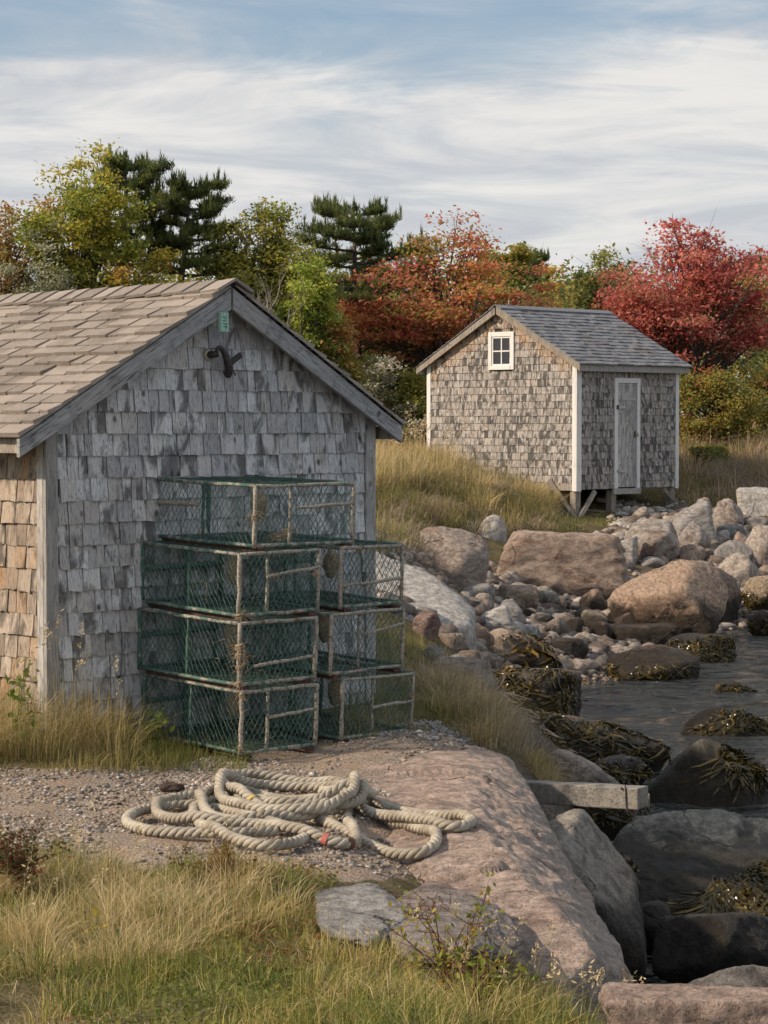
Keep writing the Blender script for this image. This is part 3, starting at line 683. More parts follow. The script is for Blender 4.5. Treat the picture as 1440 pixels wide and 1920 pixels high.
for s in (-1, 1):
    a, b_ = froof_pt(s, 0, 0), froof_pt(s, FDS - .02, 0); nrm = np.array([0, s * FS, 1]) / FSL
    f = np.array([a, b_, b_ + nrm * .03, a + nrm * .03]); V = np.vstack([f + [-.10, 0, 0], f + [FL + .16, 0, 0]])
    MB().add(V, [[3, 2, 1, 0], [4, 5, 6, 7], [1, 5, 4, 0], [2, 6, 5, 1], [3, 7, 6, 2], [0, 4, 7, 3]]).build('roof_deck', M['board'], far)
    p0, p1 = froof_pt(s, 0, 0, .028), froof_pt(s, FDS, 0, .028); hb = .115
    poly = [(p0[1] + .002 * s, p0[2]), (p1[1], p1[2]), (p1[1], p1[2] - hb), (p0[1] + .002 * s, p0[2] - hb * FSL)]
    MB().prism(poly, (0, 1, 0), (0, 0, 1), (-.13, 0, 0), (.03, 0, 0)).build('rake_board', M['post'], far, bevel=.004)
    e = froof_pt(s, FDS - .02, 0, 0); MB().box((-.10, min(e[1], e[1] - s * .03), e[2] - .10), (FL + .16, max(e[1], e[1] - s * .03), e[2] + .01)).build('eave_board', M['board'], far, bevel=.004)
FRV = []
for me in RV:
    c = me.copy(); c.materials.clear(); c.materials.append(M['roof_far']); FRV.append(c)
def froof(side, d, y, lift=0.0): return froof_pt(side, d, y, lift + .008)
roof_shingles(far, -1, FRV, 'roof_shingle', FDS, -.15, FL + .2, .128, .165, .020, froof, np.array([0, -FS, 1]) / FSL, (1, 0, 0), 99, 51, M['roof_far'])
roof_shingles(far, 1, FRV, 'roof_shingle', FDS, -.15, FL + .2, .128, .165, .016, froof, np.array([0, FS, 1]) / FSL, (1, 0, 0), -1, 52, M['roof_far'])
for s in (-1, 1):
    a, b_ = froof_pt(s, 0, 0, .06), froof_pt(s, .12, 0, .052); nrm = np.array([0, s * FS, 1]) / FSL
    f = np.array([a, b_, b_ + nrm * .014, a + nrm * .014]); f[0, 1] = f[3, 1] = FH + s * .001; V = np.vstack([f + [-.15, 0, 0], f + [FL + .2, 0, 0]])
    MB().add(V, [[3, 2, 1, 0], [4, 5, 6, 7], [1, 5, 4, 0], [2, 6, 5, 1], [3, 7, 6, 2], [0, 4, 7, 3]]).build('ridge_cap', M['roof_far'], far)
MB().tube([(.22, FH, FP + .05), (.22, FH, FP + .18)], [.014, .014], 8).tube([(.16, FH, FP + .10), (.28, FH, FP + .10)], [.008, .008], 6).build('vent_rod', M['collar'], far)
# window
wn = MB(); wy0, wy1, wz0, wz1 = 1.45 + .05, 2.05 + .05, 2.06, 2.72    # measured from the far corner
Y0, Y1 = FG - wy1, FG - wy0
fr = MB().box((-.045, Y0, wz0), (-.001, Y0 + .075, wz1)).box((-.045, Y1 - .075, wz0), (-.001, Y1, wz1)).box((-.045, Y0 + .075, wz1 - .08), (-.001, Y1 - .075, wz1)).box((-.055, Y0 + .075, wz0), (-.001, Y1 - .075, wz0 + .07))
win = fr.build('window', M['white'], far, bevel=.003)
a0, a1, b0, b1 = Y0 + .075, Y1 - .075, wz0 + .07, wz1 - .08; ym, zm = (a0 + a1) / 2, (b0 + b1) / 2
sash = MB().box((-.030, a0, b0), (-.004, a0 + .03, b1)).box((-.030, a1 - .03, b0), (-.004, a1, b1)).box((-.030, a0 + .03, b1 - .03), (-.004, a1 - .03, b1)).box((-.030, a0 + .03, b0), (-.004, a1 - .03, b0 + .03)).box((-.028, ym - .012, b0 + .03), (-.004, ym + .012, b1 - .03)).box((-.028, a0 + .03, zm - .012), (-.005, ym - .012, zm + .012)).box((-.028, ym + .012, zm - .012), (-.005, a1 - .03, zm + .012))
sash.build('sash', M['white'], win)
for ya, yb in ((a0 + .03, ym - .012), (ym + .012, a1 - .03)):
    for za, zb in ((b0 + .03, zm - .012), (zm + .012, b1 - .03)): MB().box((-.014, ya, za), (-.010, yb, zb)).build('pane', M['glass'], win)
# number plate mark under the peak
pl = MB().box((-.035, FH - .05, FP - .235), (-.022, FH + .03, FP - .165)).build('name_block', M['post'], far)
MB().box((-.038, FH - .002, FP - .228), (-.035, FH + .008, FP - .172)).box((-.038, FH - .035, FP - .228), (-.035, FH - .002, FP - .220)).box((-.038, FH - .030, FP - .204), (-.035, FH - .002, FP - .197)).box((-.038, FH - .035, FP - .180), (-.035, FH - .002, FP - .172)).build('letter', M['dark_core'], pl)
# door
MB().box((DX0, -.045, -.0), (DX0 + .085, -.001, DZ1)).build('door_frame', M['white'], far, bevel=.003)
MB().box((DX1 - .085, -.045, -.0), (DX1, -.001, DZ1)).build('door_frame', M['white'], far, bevel=.003)
MB().box((DX0 + .085, -.045, DZ1 - .085), (DX1 - .085, -.001, DZ1)).build('door_frame', M['white'], far, bevel=.003)
MB().box((DX0 - .03, -.05, -.10), (DX1 + .03, -.001, -.002)).build('door_sill', M['board'], far, bevel=.003)
d0, d1 = DX0 + .09, DX1 - .09
door = MB().box((d0, -.016, .02), (d1, -.004, DZ1 - .09)).build('door', M['dark_core'], far)
nb = 5
for i in range(nb):
    a = d0 + (d1 - d0) * i / nb; MB().box((a + .003, -.030 - random.uniform(0, .004), .022), (a + (d1 - d0) / nb - .003, -.016, DZ1 - .092)).build('plank', M['door'], door, bevel=.002)
for z in (.28, 1.38): MB().box((d0 - .04, -.050, z), (d0 + .20, -.034, z + .045)).build('hinge', M['door'], door)
MB().box((d0 - .05, -.06, 1.37), (d0 - .005, -.046, 1.44)).build('hinge_plate', M['iron'], door)
MB().box((d0 + .02, -.046, 1.52), (d1 - .05, -.034, 1.57)).build('batten', M['door'], door)
MB().tube([(d1 - .045, -.034, .93), (d1 - .045, -.06, .93), (d1 - .045, -.075, .93), (d1 - .045, -.092, .93), (d1 - .045, -.098, .93)], [.014, .014, .034, .034, .01], 12).build('door_knob', M['collar'], door, True)
MB().box((d1 - .062, -.040, .88), (d1 - .028, -.034, .99)).build('latch_plate', M['iron'], door)
# posts and braces
RM = Matrix.Rotation(SHED_ROT, 3, 'Z')
def fpost(x, y, wd=.13):
    wp = Vector((FX, FY, FZ)) + RM @ Vector((x, y, 0)); zb = gz(wp.x, wp.y) - FZ - .12
    MB().box((x - wd / 2, y - wd / 2, zb), (x + wd / 2, y + wd / 2, -.002 if y > .1 else -.032)).build('post', M['post'], far, bevel=.006); return zb
for x, y in ((.07, .08), (1.02, .08), (FL - .09, .08), (.07, FH), (FL - .09, FH), (.1, FG - .1), (FL - .1, FG - .1)): fpost(x, y)
fz = gz(FX, FY) - FZ
for a, b_ in (((-.075, .55, .14), (-.04, -.02, fz - .02)), ((.42, -.06, -.035), (.02, -.06, fz - .02)), ((FL - .42, -.07, -.05), (FL - .03, -.07, fz + .15)), ((.35, .6, fz + .1), (1.05, .1, fz + .02)), ((1.25, .6, fz + .25), (2.5, .35, fz + .08))):
    MB().bar(a, b_, .075, .05, (.3, .8, .2)).build('brace', M['post'], far, bevel=.004)

# ------------------------------------------------------------------ rocks
import bmesh
from mathutils.bvhtree import BVHTree
_ICO = {}
def ico(n):
    if n not in _ICO:
        bm = bmesh.new(); bmesh.ops.create_icosphere(bm, subdivisions=n, radius=1.0)
        _ICO[n] = (np.array([v.co[:] for v in bm.verts]), np.array([[v.index for v in f.verts] for f in bm.faces])); bm.free()
    return _ICO[n]
BOULDERS = []                                                 # (bvh, object)
def hull_planes(P):
    P = np.asarray(P, float); n = len(P); c = P.mean(0); out = []
    for i in range(n):
        for j in range(i + 1, n):
            for k in range(j + 1, n):
                m = np.cross(P[j] - P[i], P[k] - P[i]); l = np.linalg.norm(m)
                if l < 1e-9: continue
                m /= l; d = m @ P[i]
                if m @ c > d: m, d = -m, -d
                if (P @ m <= d + 1e-6).all():
                    if not any(abs(m @ q[0] - 1) < 1e-4 and abs(d - q[1]) < 1e-4 for q in out): out.append((m, d))
    return c, out
def rock_planes(kind, r):
    N, D = [], []
    def add(v, d): v = np.asarray(v, float); N.append(v / np.linalg.norm(v)); D.append(d)
    if kind in ('block', 'slab'):
        for v in np.vstack([np.eye(3), -np.eye(3)]): add(v + r.normal(0, .13, 3), 1.0)
        for _ in range(4): add(r.normal(0, 1, 3), r.uniform(1.18, 1.38))
    elif kind == 'wedge':
        add((-.55, -.1, 1), .62); add((1, -.1, .35), .8); add((-1, 0, .1), 1); add((0, -1, .35), .75); add((0, 1, .2), 1); add((0, 0, -1), 1)
        for _ in range(4): add(r.normal(0, 1, 3), r.uniform(.95, 1.2))
    elif kind == 'ramp':
        add((.60, -.35, .72), .34); add((-.2, -.2, 1), .8); add((1, -.1, .2), .9); add((-1, 0, .1), 1); add((0, -1, .3), .85); add((0, 1, .2), 1); add((0, 0, -1), 1)
        for _ in range(3): add(r.normal(0, 1, 3), r.uniform(.95, 1.2))
    elif kind == 'pyramid':
        add((-.8, -.35, .75), .62); add((.55, -.2, 1), .62); add((0, -1, .45), .66); add((.3, 1, .5), .8); add((1, 0, .25), 1.0); add((-1, .1, .2), .9); add((0, 0, -1), 1)
        for _ in range(3): add(r.normal(0, 1, 3), r.uniform(.9, 1.1))
    else:
        for _ in range(18): add(r.normal(0, 1, 3), r.uniform(.66, 1.02))
        for v in ((0, 0, -1), (0, -1, .2), (1, 0, 0), (-1, 0, 0), (0, 1, 0), (0, 0, 1)): add(v, 1.05)
    return np.array(N), np.array(D)
def march(px, py, lo=6.0, hi=70.0):
    Y = np.linspace(lo, hi, 640); a, b_ = (px - 720) / FPX, (960 - py) / FPX; d = np.array([a, CP + b_ * SP, -SP + b_ * CP])
    P = np.array([0, 0, CAMZ]) + d[None] * (Y / d[1])[:, None]; g = ground(P[:, 0], P[:, 1]); k = np.argmax(P[:, 2] < g)
    return float(Y[k]) if (P[:, 2] < g).any() else hi
PINK, GREY, PALE, TAN, DARK, RED, BRN = (.47, .405, .36), (.43, .42, .405), (.62, .61, .59), (.54, .44, .345), (.19, .17, .155), (.42, .30, .245), (.33, .26, .205)
def make_rock(name, label, fdir, dirs_n, color, group=None, cat='rock', weed=0, wel=(.1, 1.0), waz=(-2.9, -.2), seed=0, mat=None):
    U, F = ico(dirs_n); V = fdir(U); c0 = V.mean(0); c0[2] = V[:, 2].min()
    o = link(name, mk_mesh(name, V - c0, F, mat or M['rock'], True), None, c0, color); tag(o, label, cat, group)
    BOULDERS.append((BVHTree.FromPolygons([tuple(v) for v in V], [tuple(f) for f in F]), o))
    if weed:
        r = np.random.default_rng(seed + 900); m = 5; n = weed; az = r.uniform(waz[0], waz[1], n); el = r.uniform(wel[0], wel[1], n); ln = r.uniform(.12, .55, n); daz = r.normal(0, .42, n)
        keep = fbm(np.stack([az * 2.2, el * 2, az * 0 + seed], 1), seed, 2) > r.normal(.0, .25, n); az, el, ln, daz = az[keep], el[keep], ln[keep], daz[keep]; n = len(az)
        t = np.linspace(0, 1, m); A = az[:, None] + daz[:, None] * t ** 1.5 + r.normal(0, .03, (n, m)); E = el[:, None] - ln[:, None] * t
        Dv = np.stack([np.cos(E) * np.cos(A), np.cos(E) * np.sin(A), np.sin(E)], -1); P = fdir(Dv.reshape(-1, 3)).reshape(n, m, 3); ctr = V.mean(0); out = P - ctr; out /= np.linalg.norm(out, axis=-1)[..., None]
        P = P + out * (.012 + .02 * r.random((n, 1, 1)) + .016 * np.sin(t * 9 + az[:, None])[..., None]); P[..., 2] -= .03 * t ** 2
        tan = np.gradient(P, axis=1); sd = np.cross(tan, out); sd /= np.linalg.norm(sd, axis=-1)[..., None] + 1e-9
        wd = (r.uniform(.004, .011, n)[:, None] * np.array([.6, 1.0, 1.1, .9, .35])[None])[..., None]; tw = r.normal(0, .7, (n, m))[..., None]; sd = sd * np.cos(tw) + out * np.sin(tw)
        W = np.stack([P - sd * wd, P + sd * wd], 2).reshape(-1, 3); i = (np.arange(n) * 2 * m)[:, None] + (np.arange(m - 1) * 2)[None]; i = i.ravel(); Fq = np.stack([i, i + 1, i + 3, i + 2], 1)
        pal = np.array([(.060, .046, .012), (.085, .062, .014), (.040, .036, .013), (.14, .095, .018), (.028, .025, .012)]); c = np.repeat(pal[r.integers(0, 5, n)] * r.uniform(.7, 1.25, (n, 1)), 2 * m, 0)
        s = link('seaweed', mk_mesh('seaweed', W - c0, Fq, M['weed'], True, colattr=c), o); s['kind'] = 'stuff'
    return o
def rock(label, bb, color=GREY, iron=.6, kind='boulder', seed=0, Y=None, dr=.8, weed=0, name='boulder', level=4, group=None, sink=.35, p=16, rough=1.0, yaw=None, ztop=None, wel=(.1, 1.0), waz=(-2.9, -.2)):
    x0, x1, y0, y1 = bb; cx = (x0 + x1) / 2; r = np.random.default_rng(seed * 13 + 5)
    Yb = Y if Y else march(cx, y1)
    hx = (x1 - x0) / 2 * Yb / FPX; hy = hx * dr; Yc = Yb + hy * .6
    zt, zb = at(cx, y0, Yc)[2] if ztop is None else ztop, at(cx, y1, Yb)[2]; hz = (zt - zb) * (1 + sink) / 2; hx *= Yc / Yb
    ctr = np.array([at(cx, y1, Yc)[0], Yc, zt - hz]); N, D = rock_planes(kind, r); ang = r.uniform(-.5, .5) if yaw is None else yaw
    ca, sa = math.cos(ang), math.sin(ang); N = N @ np.array([[ca, sa, 0], [-sa, ca, 0], [0, 0, 1]])
    def raw(Dv):
        q = np.maximum(Dv @ N.T, 1e-6) / D[None]; rad = (q ** p).sum(1) ** (-1 / p)
        rad = rad * (1 + rough * (.055 * fbm(Dv * 1.6 + seed, seed, 2) + .028 * fbm(Dv * 6 + seed, seed + 5, 3, .6) - .030 * np.abs(fbm(Dv * 3.1 + seed, seed + 15, 3, .6))))
        cr = fbm(Dv * 1.1 + 7 + seed, seed + 9, 2); rad = rad * (1 - .05 * rough * np.exp(-(cr / .03) ** 2))
        return Dv * rad[:, None]
    b_ = raw(ico(3)[0]); mn, mx = b_.min(0), b_.max(0); mid, half = (mn + mx) / 2, (mx - mn) / 2; ext = np.array([hx, hy, hz])
    f = lambda Dv: ctr + (raw(Dv) - mid) / half * ext
    return make_rock(name, label, f, level, (*color, iron), group, 'rock' if name != 'stone' else 'stone', weed, wel, waz, seed)
def cb(x0, x1, y0, y1, ox, oy, s): return (ox + x0 / s, ox + x1 / s, oy + y0 / s, oy + y1 / s)

# the big granite ledge under the rope
PTS = [at(*q) for q in ((600, 1462, 12.05), (760, 1415, 12.75), (885, 1388, 13.35), (865, 1480, 11.25), (905, 1565, 9.95), (790, 1592, 9.85), (650, 1540, 10.7), (1000, 1690, 9.15), (1120, 1790, 8.5),
                        (955, 1408, 13.4), (1010, 1505, 12.0), (1085, 1660, 10.4), (1195, 1832, 8.75), (820, 1690, 9.3), (930, 1800, 8.55), (1060, 1850, 8.3))]
low = [p * np.array([1, 1, 0]) + np.array([.10 if i in (9, 10, 11, 12) else 0, 0, -1.25]) for i, p in enumerate(PTS) if i in (0, 2, 9, 11, 12, 13, 15)]
HC, HP = hull_planes(PTS + low); HALL = np.array(PTS + low); HEXT = (HALL.max(0) - HALL.min(0)) / 2; HC = np.array([HC[0], HC[1], -.35])
_N = np.array([q[0] for q in HP]) * HEXT; _D = np.array([q[1] - q[0] @ HC for q in HP]); _l = np.linalg.norm(_N, axis=1); _N /= _l[:, None]; _D = _D / _l
def slab_f(Dv):
    q = np.maximum(Dv @ _N.T, 1e-6) / _D[None]; rad = (q ** 60).sum(1) ** (-1 / 60); P = HC + Dv * rad[:, None] * HEXT
    nz = .026 * fbm(P * 1.9, 71, 3) + .022 * fbm(P * 7, 72, 4, .6) - .02 * np.abs(fbm(P * 3.2, 78, 3)); cr = fbm(P * np.array([.9, 1.6, 1.2]) + 3, 76, 2); nz = nz - .03 * np.exp(-(cr / .03) ** 2)
    Dn = (P - HC); Dn /= np.linalg.norm(Dn, axis=1)[:, None]; Dn = Dn * .4 + np.array([0, 0, .6]); return P + Dn * nz[:, None]
slab_o = make_rock('granite_ledge', 'big pink granite ledge with a grey lichened side, under the rope', slab_f, 7, (.60, .485, .425, .30), cat='rock')
_v = np.empty(len(slab_o.data.vertices) * 3, np.float32); slab_o.data.vertices.foreach_get('co', _v); _nr = np.empty(len(_v), np.float32); slab_o.data.vertices.foreach_get('normal', _nr); _nr = _nr.reshape(-1, 3); _a = slab_o.data.attributes.new('lichen', 'FLOAT', 'POINT'); _a.data.foreach_set('value', sstep(_nr[:, 0], .25, .5).astype(np.float32))
SLAB = BOULDERS[-1][0]
def hull_rock(label, pts, lowz, cz, color, seed, p=22, level=5, bot=None, name='boulder', **kw):
    P = [at(*q) for q in pts]; A = np.array(P); c = A.mean(0); lo_ = [np.array([q[0] + (q[0] - c[0]) * .05, q[1] + .1 * (q[1] - c[1]), lowz]) for q in P]; A = np.array(P + lo_); _, HPl = hull_planes(A); E = (A.max(0) - A.min(0)) / 2; cc = np.array([c[0], c[1], cz])
    N = np.array([q[0] for q in HPl]) * E; D = np.array([q[1] - q[0] @ cc for q in HPl]); l = np.linalg.norm(N, axis=1); N /= l[:, None]; D = D / l
    def f(Dv):
        q = np.maximum(Dv @ N.T, 1e-6) / D[None]; rad = (q ** p).sum(1) ** (-1 / p); rad = rad * (1 + .035 * fbm(Dv * 2.2 + seed, seed, 3) - .02 * np.abs(fbm(Dv * 5 + seed, seed + 3, 3, .6))); cr = fbm(Dv * 1.2 + 7 + seed, seed + 9, 2); rad = rad * (1 - .03 * np.exp(-(cr / .03) ** 2)); return cc + Dv * rad[:, None] * E
    return make_rock(name, label, f, level, color, seed=seed, **kw)
def rock_top(bvh, x, y):
    h = bvh.ray_cast(Vector((x, y, 5)), Vector((0, 0, -1))); return h[0].z if h[0] is not None else -9.0

# named boulders ------------------------------------------------------
rock('rounded pink boulder below the overhanging bank grass', (785, 916, 988, 1094), PINK, .7, 'boulder', 1)
rock('long flat topped block with rust red stains, below the shed', (928, 1178, 995, 1118), (.50, .40, .335), 1.0, 'block', 2, dr=.5, p=16, yaw=.06, sink=.1, level=5)
rock('huge tan boulder, black at its foot, rising from the water', (1139, 1366, 1052, 1204), (.56, .42, .32), .5, 'boulder', 29, dr=.75, level=5, sink=.15, p=12, yaw=.4)
rock('dark cracked boulder leaning behind the huge tan one', (1262, 1395, 1052, 1165), (.36, .29, .25), .5, 'boulder', 4, Y=31.5)
YW = march(800, 1184) - .05; hull_rock('broad white grey slab sloping down beside the trap stacks', [(630, 1015, YW + 2.0), (735, 1034, YW + 1.9), (830, 1086, YW + 1.5), (898, 1138, YW + 1.0), (892, 1166, YW + .4), (800, 1184, YW), (690, 1165, YW + .1), (620, 1120, YW + .4)], -1.4, -.5, (*PALE, .12), 5, p=44)
rock('buff rounded boulder trailing seaweed on its seaward side', (888, 1052, 1180, 1262), TAN, .5, 'boulder', 6, dr=.7, weed=840, waz=(-1.1, .3), wel=(-.1, .55))
rock('low brown boulder at the water edge past the shingle', (1138, 1312, 1210, 1290), BRN, .4, 'boulder', 7, dr=.6, Y=25.2, weed=120, wel=(0, .5))
rock('dark split slab wedged under the huge tan boulder', cb(355, 835, 1040, 1225, 1040, 880, 3.6), (.26, .19, .15), .4, 'slab', 8, dr=.6, Y=28.3, yaw=.1)
rock('weed covered hump in front of the huge tan boulder', (1238, 1372, 1190, 1256), DARK, .2, 'boulder', 9, Y=27.2, weed=1300, wel=(.0, 1.35), waz=(-3.1, 0))
rock('small flat weedy rock awash, farthest out in the water', (1284, 1430, 1277, 1326), BRN, .2, 'pyramid', 10, Y=23.8, dr=.6, weed=460, wel=(.1, 1.3))
rock('low pointed dark rock in the water with ochre weed', (1268, 1475, 1326, 1394), DARK, .2, 'pyramid', 11, Y=20.6, dr=.6, weed=460, wel=(.1, 1.3))
rock('wide dark boulder hung with seaweed near the tussock', (955, 1245, 1336, 1450), (.26, .21, .175), .4, 'boulder', 12, Y=18.2, dr=.65, level=5, weed=1100, wel=(.1, 1.3), waz=(-2.9, .2))
rock('steep greenish dark boulder standing in water beyond the beam', (1206, 1440, 1392, 1516), (.28, .26, .20), .2, 'pyramid', 13, Y=16.9, dr=.7, level=5, weed=460, wel=(.2, 1.2), waz=(-1.2, .4))
rock('pale pink boulder behind the weathered beam', (985, 1172, 1404, 1540), (.50, .44, .39), .3, 'boulder', 14, Y=15.0, dr=.7, level=5)
hull_rock('largest weed draped boulder at the near water edge', [(1185, 1526, 13.75), (1330, 1503, 13.9), (1500, 1530, 13.8), (1138, 1590, 13.45), (1240, 1630, 13.15), (1440, 1640, 13.05), (1540, 1640, 13.1), (1145, 1735, 12.9), (1300, 1752, 12.75), (1520, 1752, 12.75)], -2.0, -1.15, (.36, .36, .32, .1), 15, level=6, p=44, weed=5600, wel=(.15, 1.0), waz=(-1.7, -.25))
rock('dark wet rock behind the end of the beam', (1080, 1215, 1478, 1560), (.20, .18, .16), .2, 'boulder', 63, Y=14.6, dr=.7, weed=160, wel=(.2, 1.2))
rock('dark wet rock jammed between lichened boulder and weedy one', (1120, 1200, 1590, 1700), (.17, .155, .14), .1, 'boulder', 64, Y=12.75, dr=.8, weed=120, wel=(.2, 1.2))
rock('black rock at the foot of the lichened grey boulder', (1150, 1260, 1690, 1775), (.13, .125, .12), .1, 'boulder', 65, Y=11.9, dr=.8)
rock('dark rock half sunk between the weedy boulder and steep one', (1090, 1215, 1420, 1475), (.22, .19, .165), .2, 'boulder', 66, Y=16.9, dr=.6, weed=200, wel=(.1, 1.2))
rock('lichened grey boulder pressed against the granite ledge', (1000, 1215, 1530, 1765), (.42, .395, .355), .4, 'ramp', 16, Y=11.4, dr=1.0, level=5, p=14, yaw=0)
rock('dark charcoal rock low in the crevice by the near water', (1226, 1460, 1706, 1826), (.17, .165, .165), .1, 'boulder', 17, Y=11.3, dr=.7, level=5)
rock('low grey rock between the charcoal rock and the pink slab', (1284, 1480, 1808, 1880), (.30, .29, .28), .2, 'boulder', 18, Y=9.3, dr=.6, level=5)
rock('pink granite slab at the bottom edge near the viewer', (1128, 1500, 1852, 1990), (.50, .39, .335), .4, 'slab', 19, Y=7.0, dr=.55, level=5, sink=.2)
rock('speckled grey outcrop in the grass below the rope', (590, 765, 1640, 1752), (.46, .46, .455), .1, 'boulder', 20, Y=8.3, dr=3.0, level=5, yaw=.1, sink=.9, ztop=.035)
rock('dark grey outcrop beside the granite ledge, cracked from it', (715, 975, 1620, 1782), (.38, .34, .325), .5, 'boulder', 27, Y=8.2, dr=2.5, level=6, yaw=-.12, sink=.9, ztop=.015)
rock('white rock buried in the bank above the rubble', (896, 950, 966, 1014), PALE, .2, 'boulder', 122, p=6, sink=.8)
rock('dark weedy ledge between tussock and shingle patch', (930, 1090, 1255, 1345), (.20, .175, .15), .2, 'slab', 23, Y=20.6, weed=1500, wel=(.0, 1.4), dr=.6)
rock('grey flat rock behind the grass by the short trap stack', (800, 930, 1232, 1290), (.36, .33, .31), .3, 'slab', 24, dr=.6)
rock('pinkish boulder just right of the short trap stack', (735, 800, 1150, 1252), PALE, .4, 'boulder', 25, Y=21.0)
c36 = lambda *a: cb(*a, 1040, 880, 3.6)
rock('boulder split into a white half and a rust brown half', c36(455, 842, 335, 622), (.50, .46, .42), 1.0, 'boulder', 30, level=5)
rock('grey pink boulder under the leaning long one', c36(815, 1052, 345, 575), (.47, .43, .40), .7, 'boulder', 31)
rock('long leaning grey boulder next to the shed corner post', c36(800, 1112, 215, 500), (.46, .45, .44), .4, 'wedge', 32)
rock('short pinkish boulder on the bank behind the leaning one', c36(955, 1062, 188, 335), (.45, .39, .35), .6, 'boulder', 33)
rock('boulder pale on top and brown below, under the bank', c36(1055, 1275, 195, 415), (.47, .42, .38), .9, 'boulder', 34)
rock('blocky white grey boulder half buried in bank grass', c36(1232, 1480, 118, 325), PALE, .1, 'block', 35, p=10)
rock('small grey boulder below the blocky white one', c36(1290, 1440, 318, 420), (.36, .36, .355), .2, 'boulder', 36)
rock('slate grey flat stone amid the upper pile', c36(1095, 1285, 368, 475), (.31, .315, .32), .1, 'slab', 37, dr=.7)
rock('rosy triangular stone amid the upper pile', c36(1185, 1312, 418, 515), (.47, .37, .32), .6, 'pyramid', 38)
rock('big pale boulder cut by the edge of the picture', c36(1270, 1620, 375, 680), (.55, .49, .44), .4, 'boulder', 39, level=5)
rock('elongated grey boulder above the cracked pale one', c36(1045, 1392, 482, 665), (.42, .41, .395), .2, 'boulder', 40, dr=.6)
rock('cracked pale boulder above the dark water stain', c36(1080, 1395, 562, 790), (.52, .46, .405), .5, 'boulder', 41, level=5)
rock('smooth round brown boulder on top of the tan one', c36(838, 1022, 508, 640), (.45, .36, .30), .7, 'boulder', 42, p=6, rough=.5)
rock('ochre topped boulder with weedy foot, beside the cove', c36(1272, 1560, 715, 900), (.52, .42, .30), .3, 'boulder', 43, Y=31.3, weed=320, wel=(-.5, .1))
rock('reddish weed rock at the waterline, outermost of the pile', c36(1300, 1520, 950, 1115), (.27, .18, .14), .5, 'boulder', 44, Y=30.2, weed=320, wel=(-.3, .6))
rock('white jagged rock peeping over the long stained block', c36(195, 385, 415, 515), PALE, .3, 'pyramid', 45)
rock('pale slab leaning on the end of the long block', c36(395, 565, 450, 640), (.54, .52, .49), .2, 'slab', 46)
rock('round pale stone lying under the shed floor', c36(515, 652, 252, 345), (.52, .46, .41), .2, 'boulder', 47, p=6, name='stone')
rock('rust brown wedge stone at the foot of the tan boulder', c36(395, 550, 970, 1060), (.38, .25, .18), .6, 'wedge', 48, name='stone', Y=29.0)
rock('dark wet stone beside the split dark slab', c36(225, 395, 1025, 1175), (.22, .17, .14), .2, 'boulder', 49, name='stone', Y=28.2)
c3 = lambda *a: cb(*a, 680, 960, 3.0)
rock('flat brown slab under the front of the long block', c3(748, 988, 412, 555), (.40, .33, .265), .5, 'slab', 50, dr=.7, name='stone')
rock('squared grey green stone below the long block', c3(962, 1112, 438, 568), (.42, .41, .36), .1, 'block', 51, name='stone', p=12)
rock('angular rust coloured stone below the long block', c3(1212, 1372, 432, 568), (.46, .35, .275), .8, 'boulder', 52, name='stone')
rock('white wedge stone at the foot of the broad white slab', c3(648, 862, 528, 655), PALE, .05, 'wedge', 53, name='stone')
rock('grey angular stone between wedge stone and squared stone', c3(758, 902, 488, 630), (.45, .44, .43), .1, 'boulder', 54, name='stone')
rock('cream oval stone, largest of the loose ones by the tan boulder', c3(1222, 1378, 552, 678), (.55, .48, .385), .2, 'boulder', 55, name='stone', p=6)
rock('rounded cream stone above the dark wet stone', c3(1018, 1158, 588, 708), (.52, .46, .39), .2, 'boulder', 56, name='stone', p=6)
rock('smooth egg brown stone between two cream stones', c3(1138, 1238, 598, 705), (.40, .31, .235), .3, 'boulder', 57, name='stone', p=4, rough=.4)
rock('plum brown boulder under the broad white slab', c3(262, 442, 556, 725), (.36, .26, .235), .5, 'boulder', 58)
rock('brown boulder touching the buff weedy one', c3(556, 744, 646, 790), (.37, .28, .215), .4, 'boulder', 59, name='stone')
rock('buff stone with white cap right of the plum boulder', c3(432, 598, 678, 788), (.46, .40, .345), .4, 'boulder', 60, name='stone')
rock('pale speckled boulder behind the buff weedy one', c3(832, 1028, 622, 760), PALE, .2, 'boulder', 61, name='stone', Y=26.2)
rock('black wet boulder left of the low brown one', c3(1056, 1275, 708, 835), (.19, .145, .125), .2, 'boulder', 62, name='boulder')
RUBL = ['flat pinkish grey stone leaning on the white slab', 'rosy stone beside the squared slab of rubble', 'little grey stone right of the squared green one', 'grey stone tucked against the tan boulder top', 'small pink stone under the grey angular stone', 'tan cobble between squared stone and cream stones', 'buff flat cobble above the cream oval stone', 'grey split cobble left of the cream round stone', 'grey stone in front of the white wedge stone', 'flat brown stone at the foot of the buff weedy boulder', 'grey stone between plum boulder and grass', 'dark stone left of the split dark slab', 'tiny grey stone right of the plum boulder', 'tiny brown stone under the white wedge', 'grey cobble under the angular rust stone', 'tiny brown stone below the cream round stone', 'pink cobble left of the split cobble', 'grey stone in the gap between pink boulder and long block', 'tiny grey stone at the left end of the long block', 'pinkish stone at the lower tip of the white slab', 'grey flat stone just above the tussock heads', 'tan pebble on top of the buff weedy boulder', 'dark stone under the left foot of the tan boulder', 'tiny grey stone beneath the angular grey stone', 'tiny white stone beside the plum boulder', 'black wet stone above the shingle patch', 'tiny brown stone beside the small pink stone', 'grey stone behind the tussock near the weedy ledge', 'tiny grey stone at the edge of the white wedge']
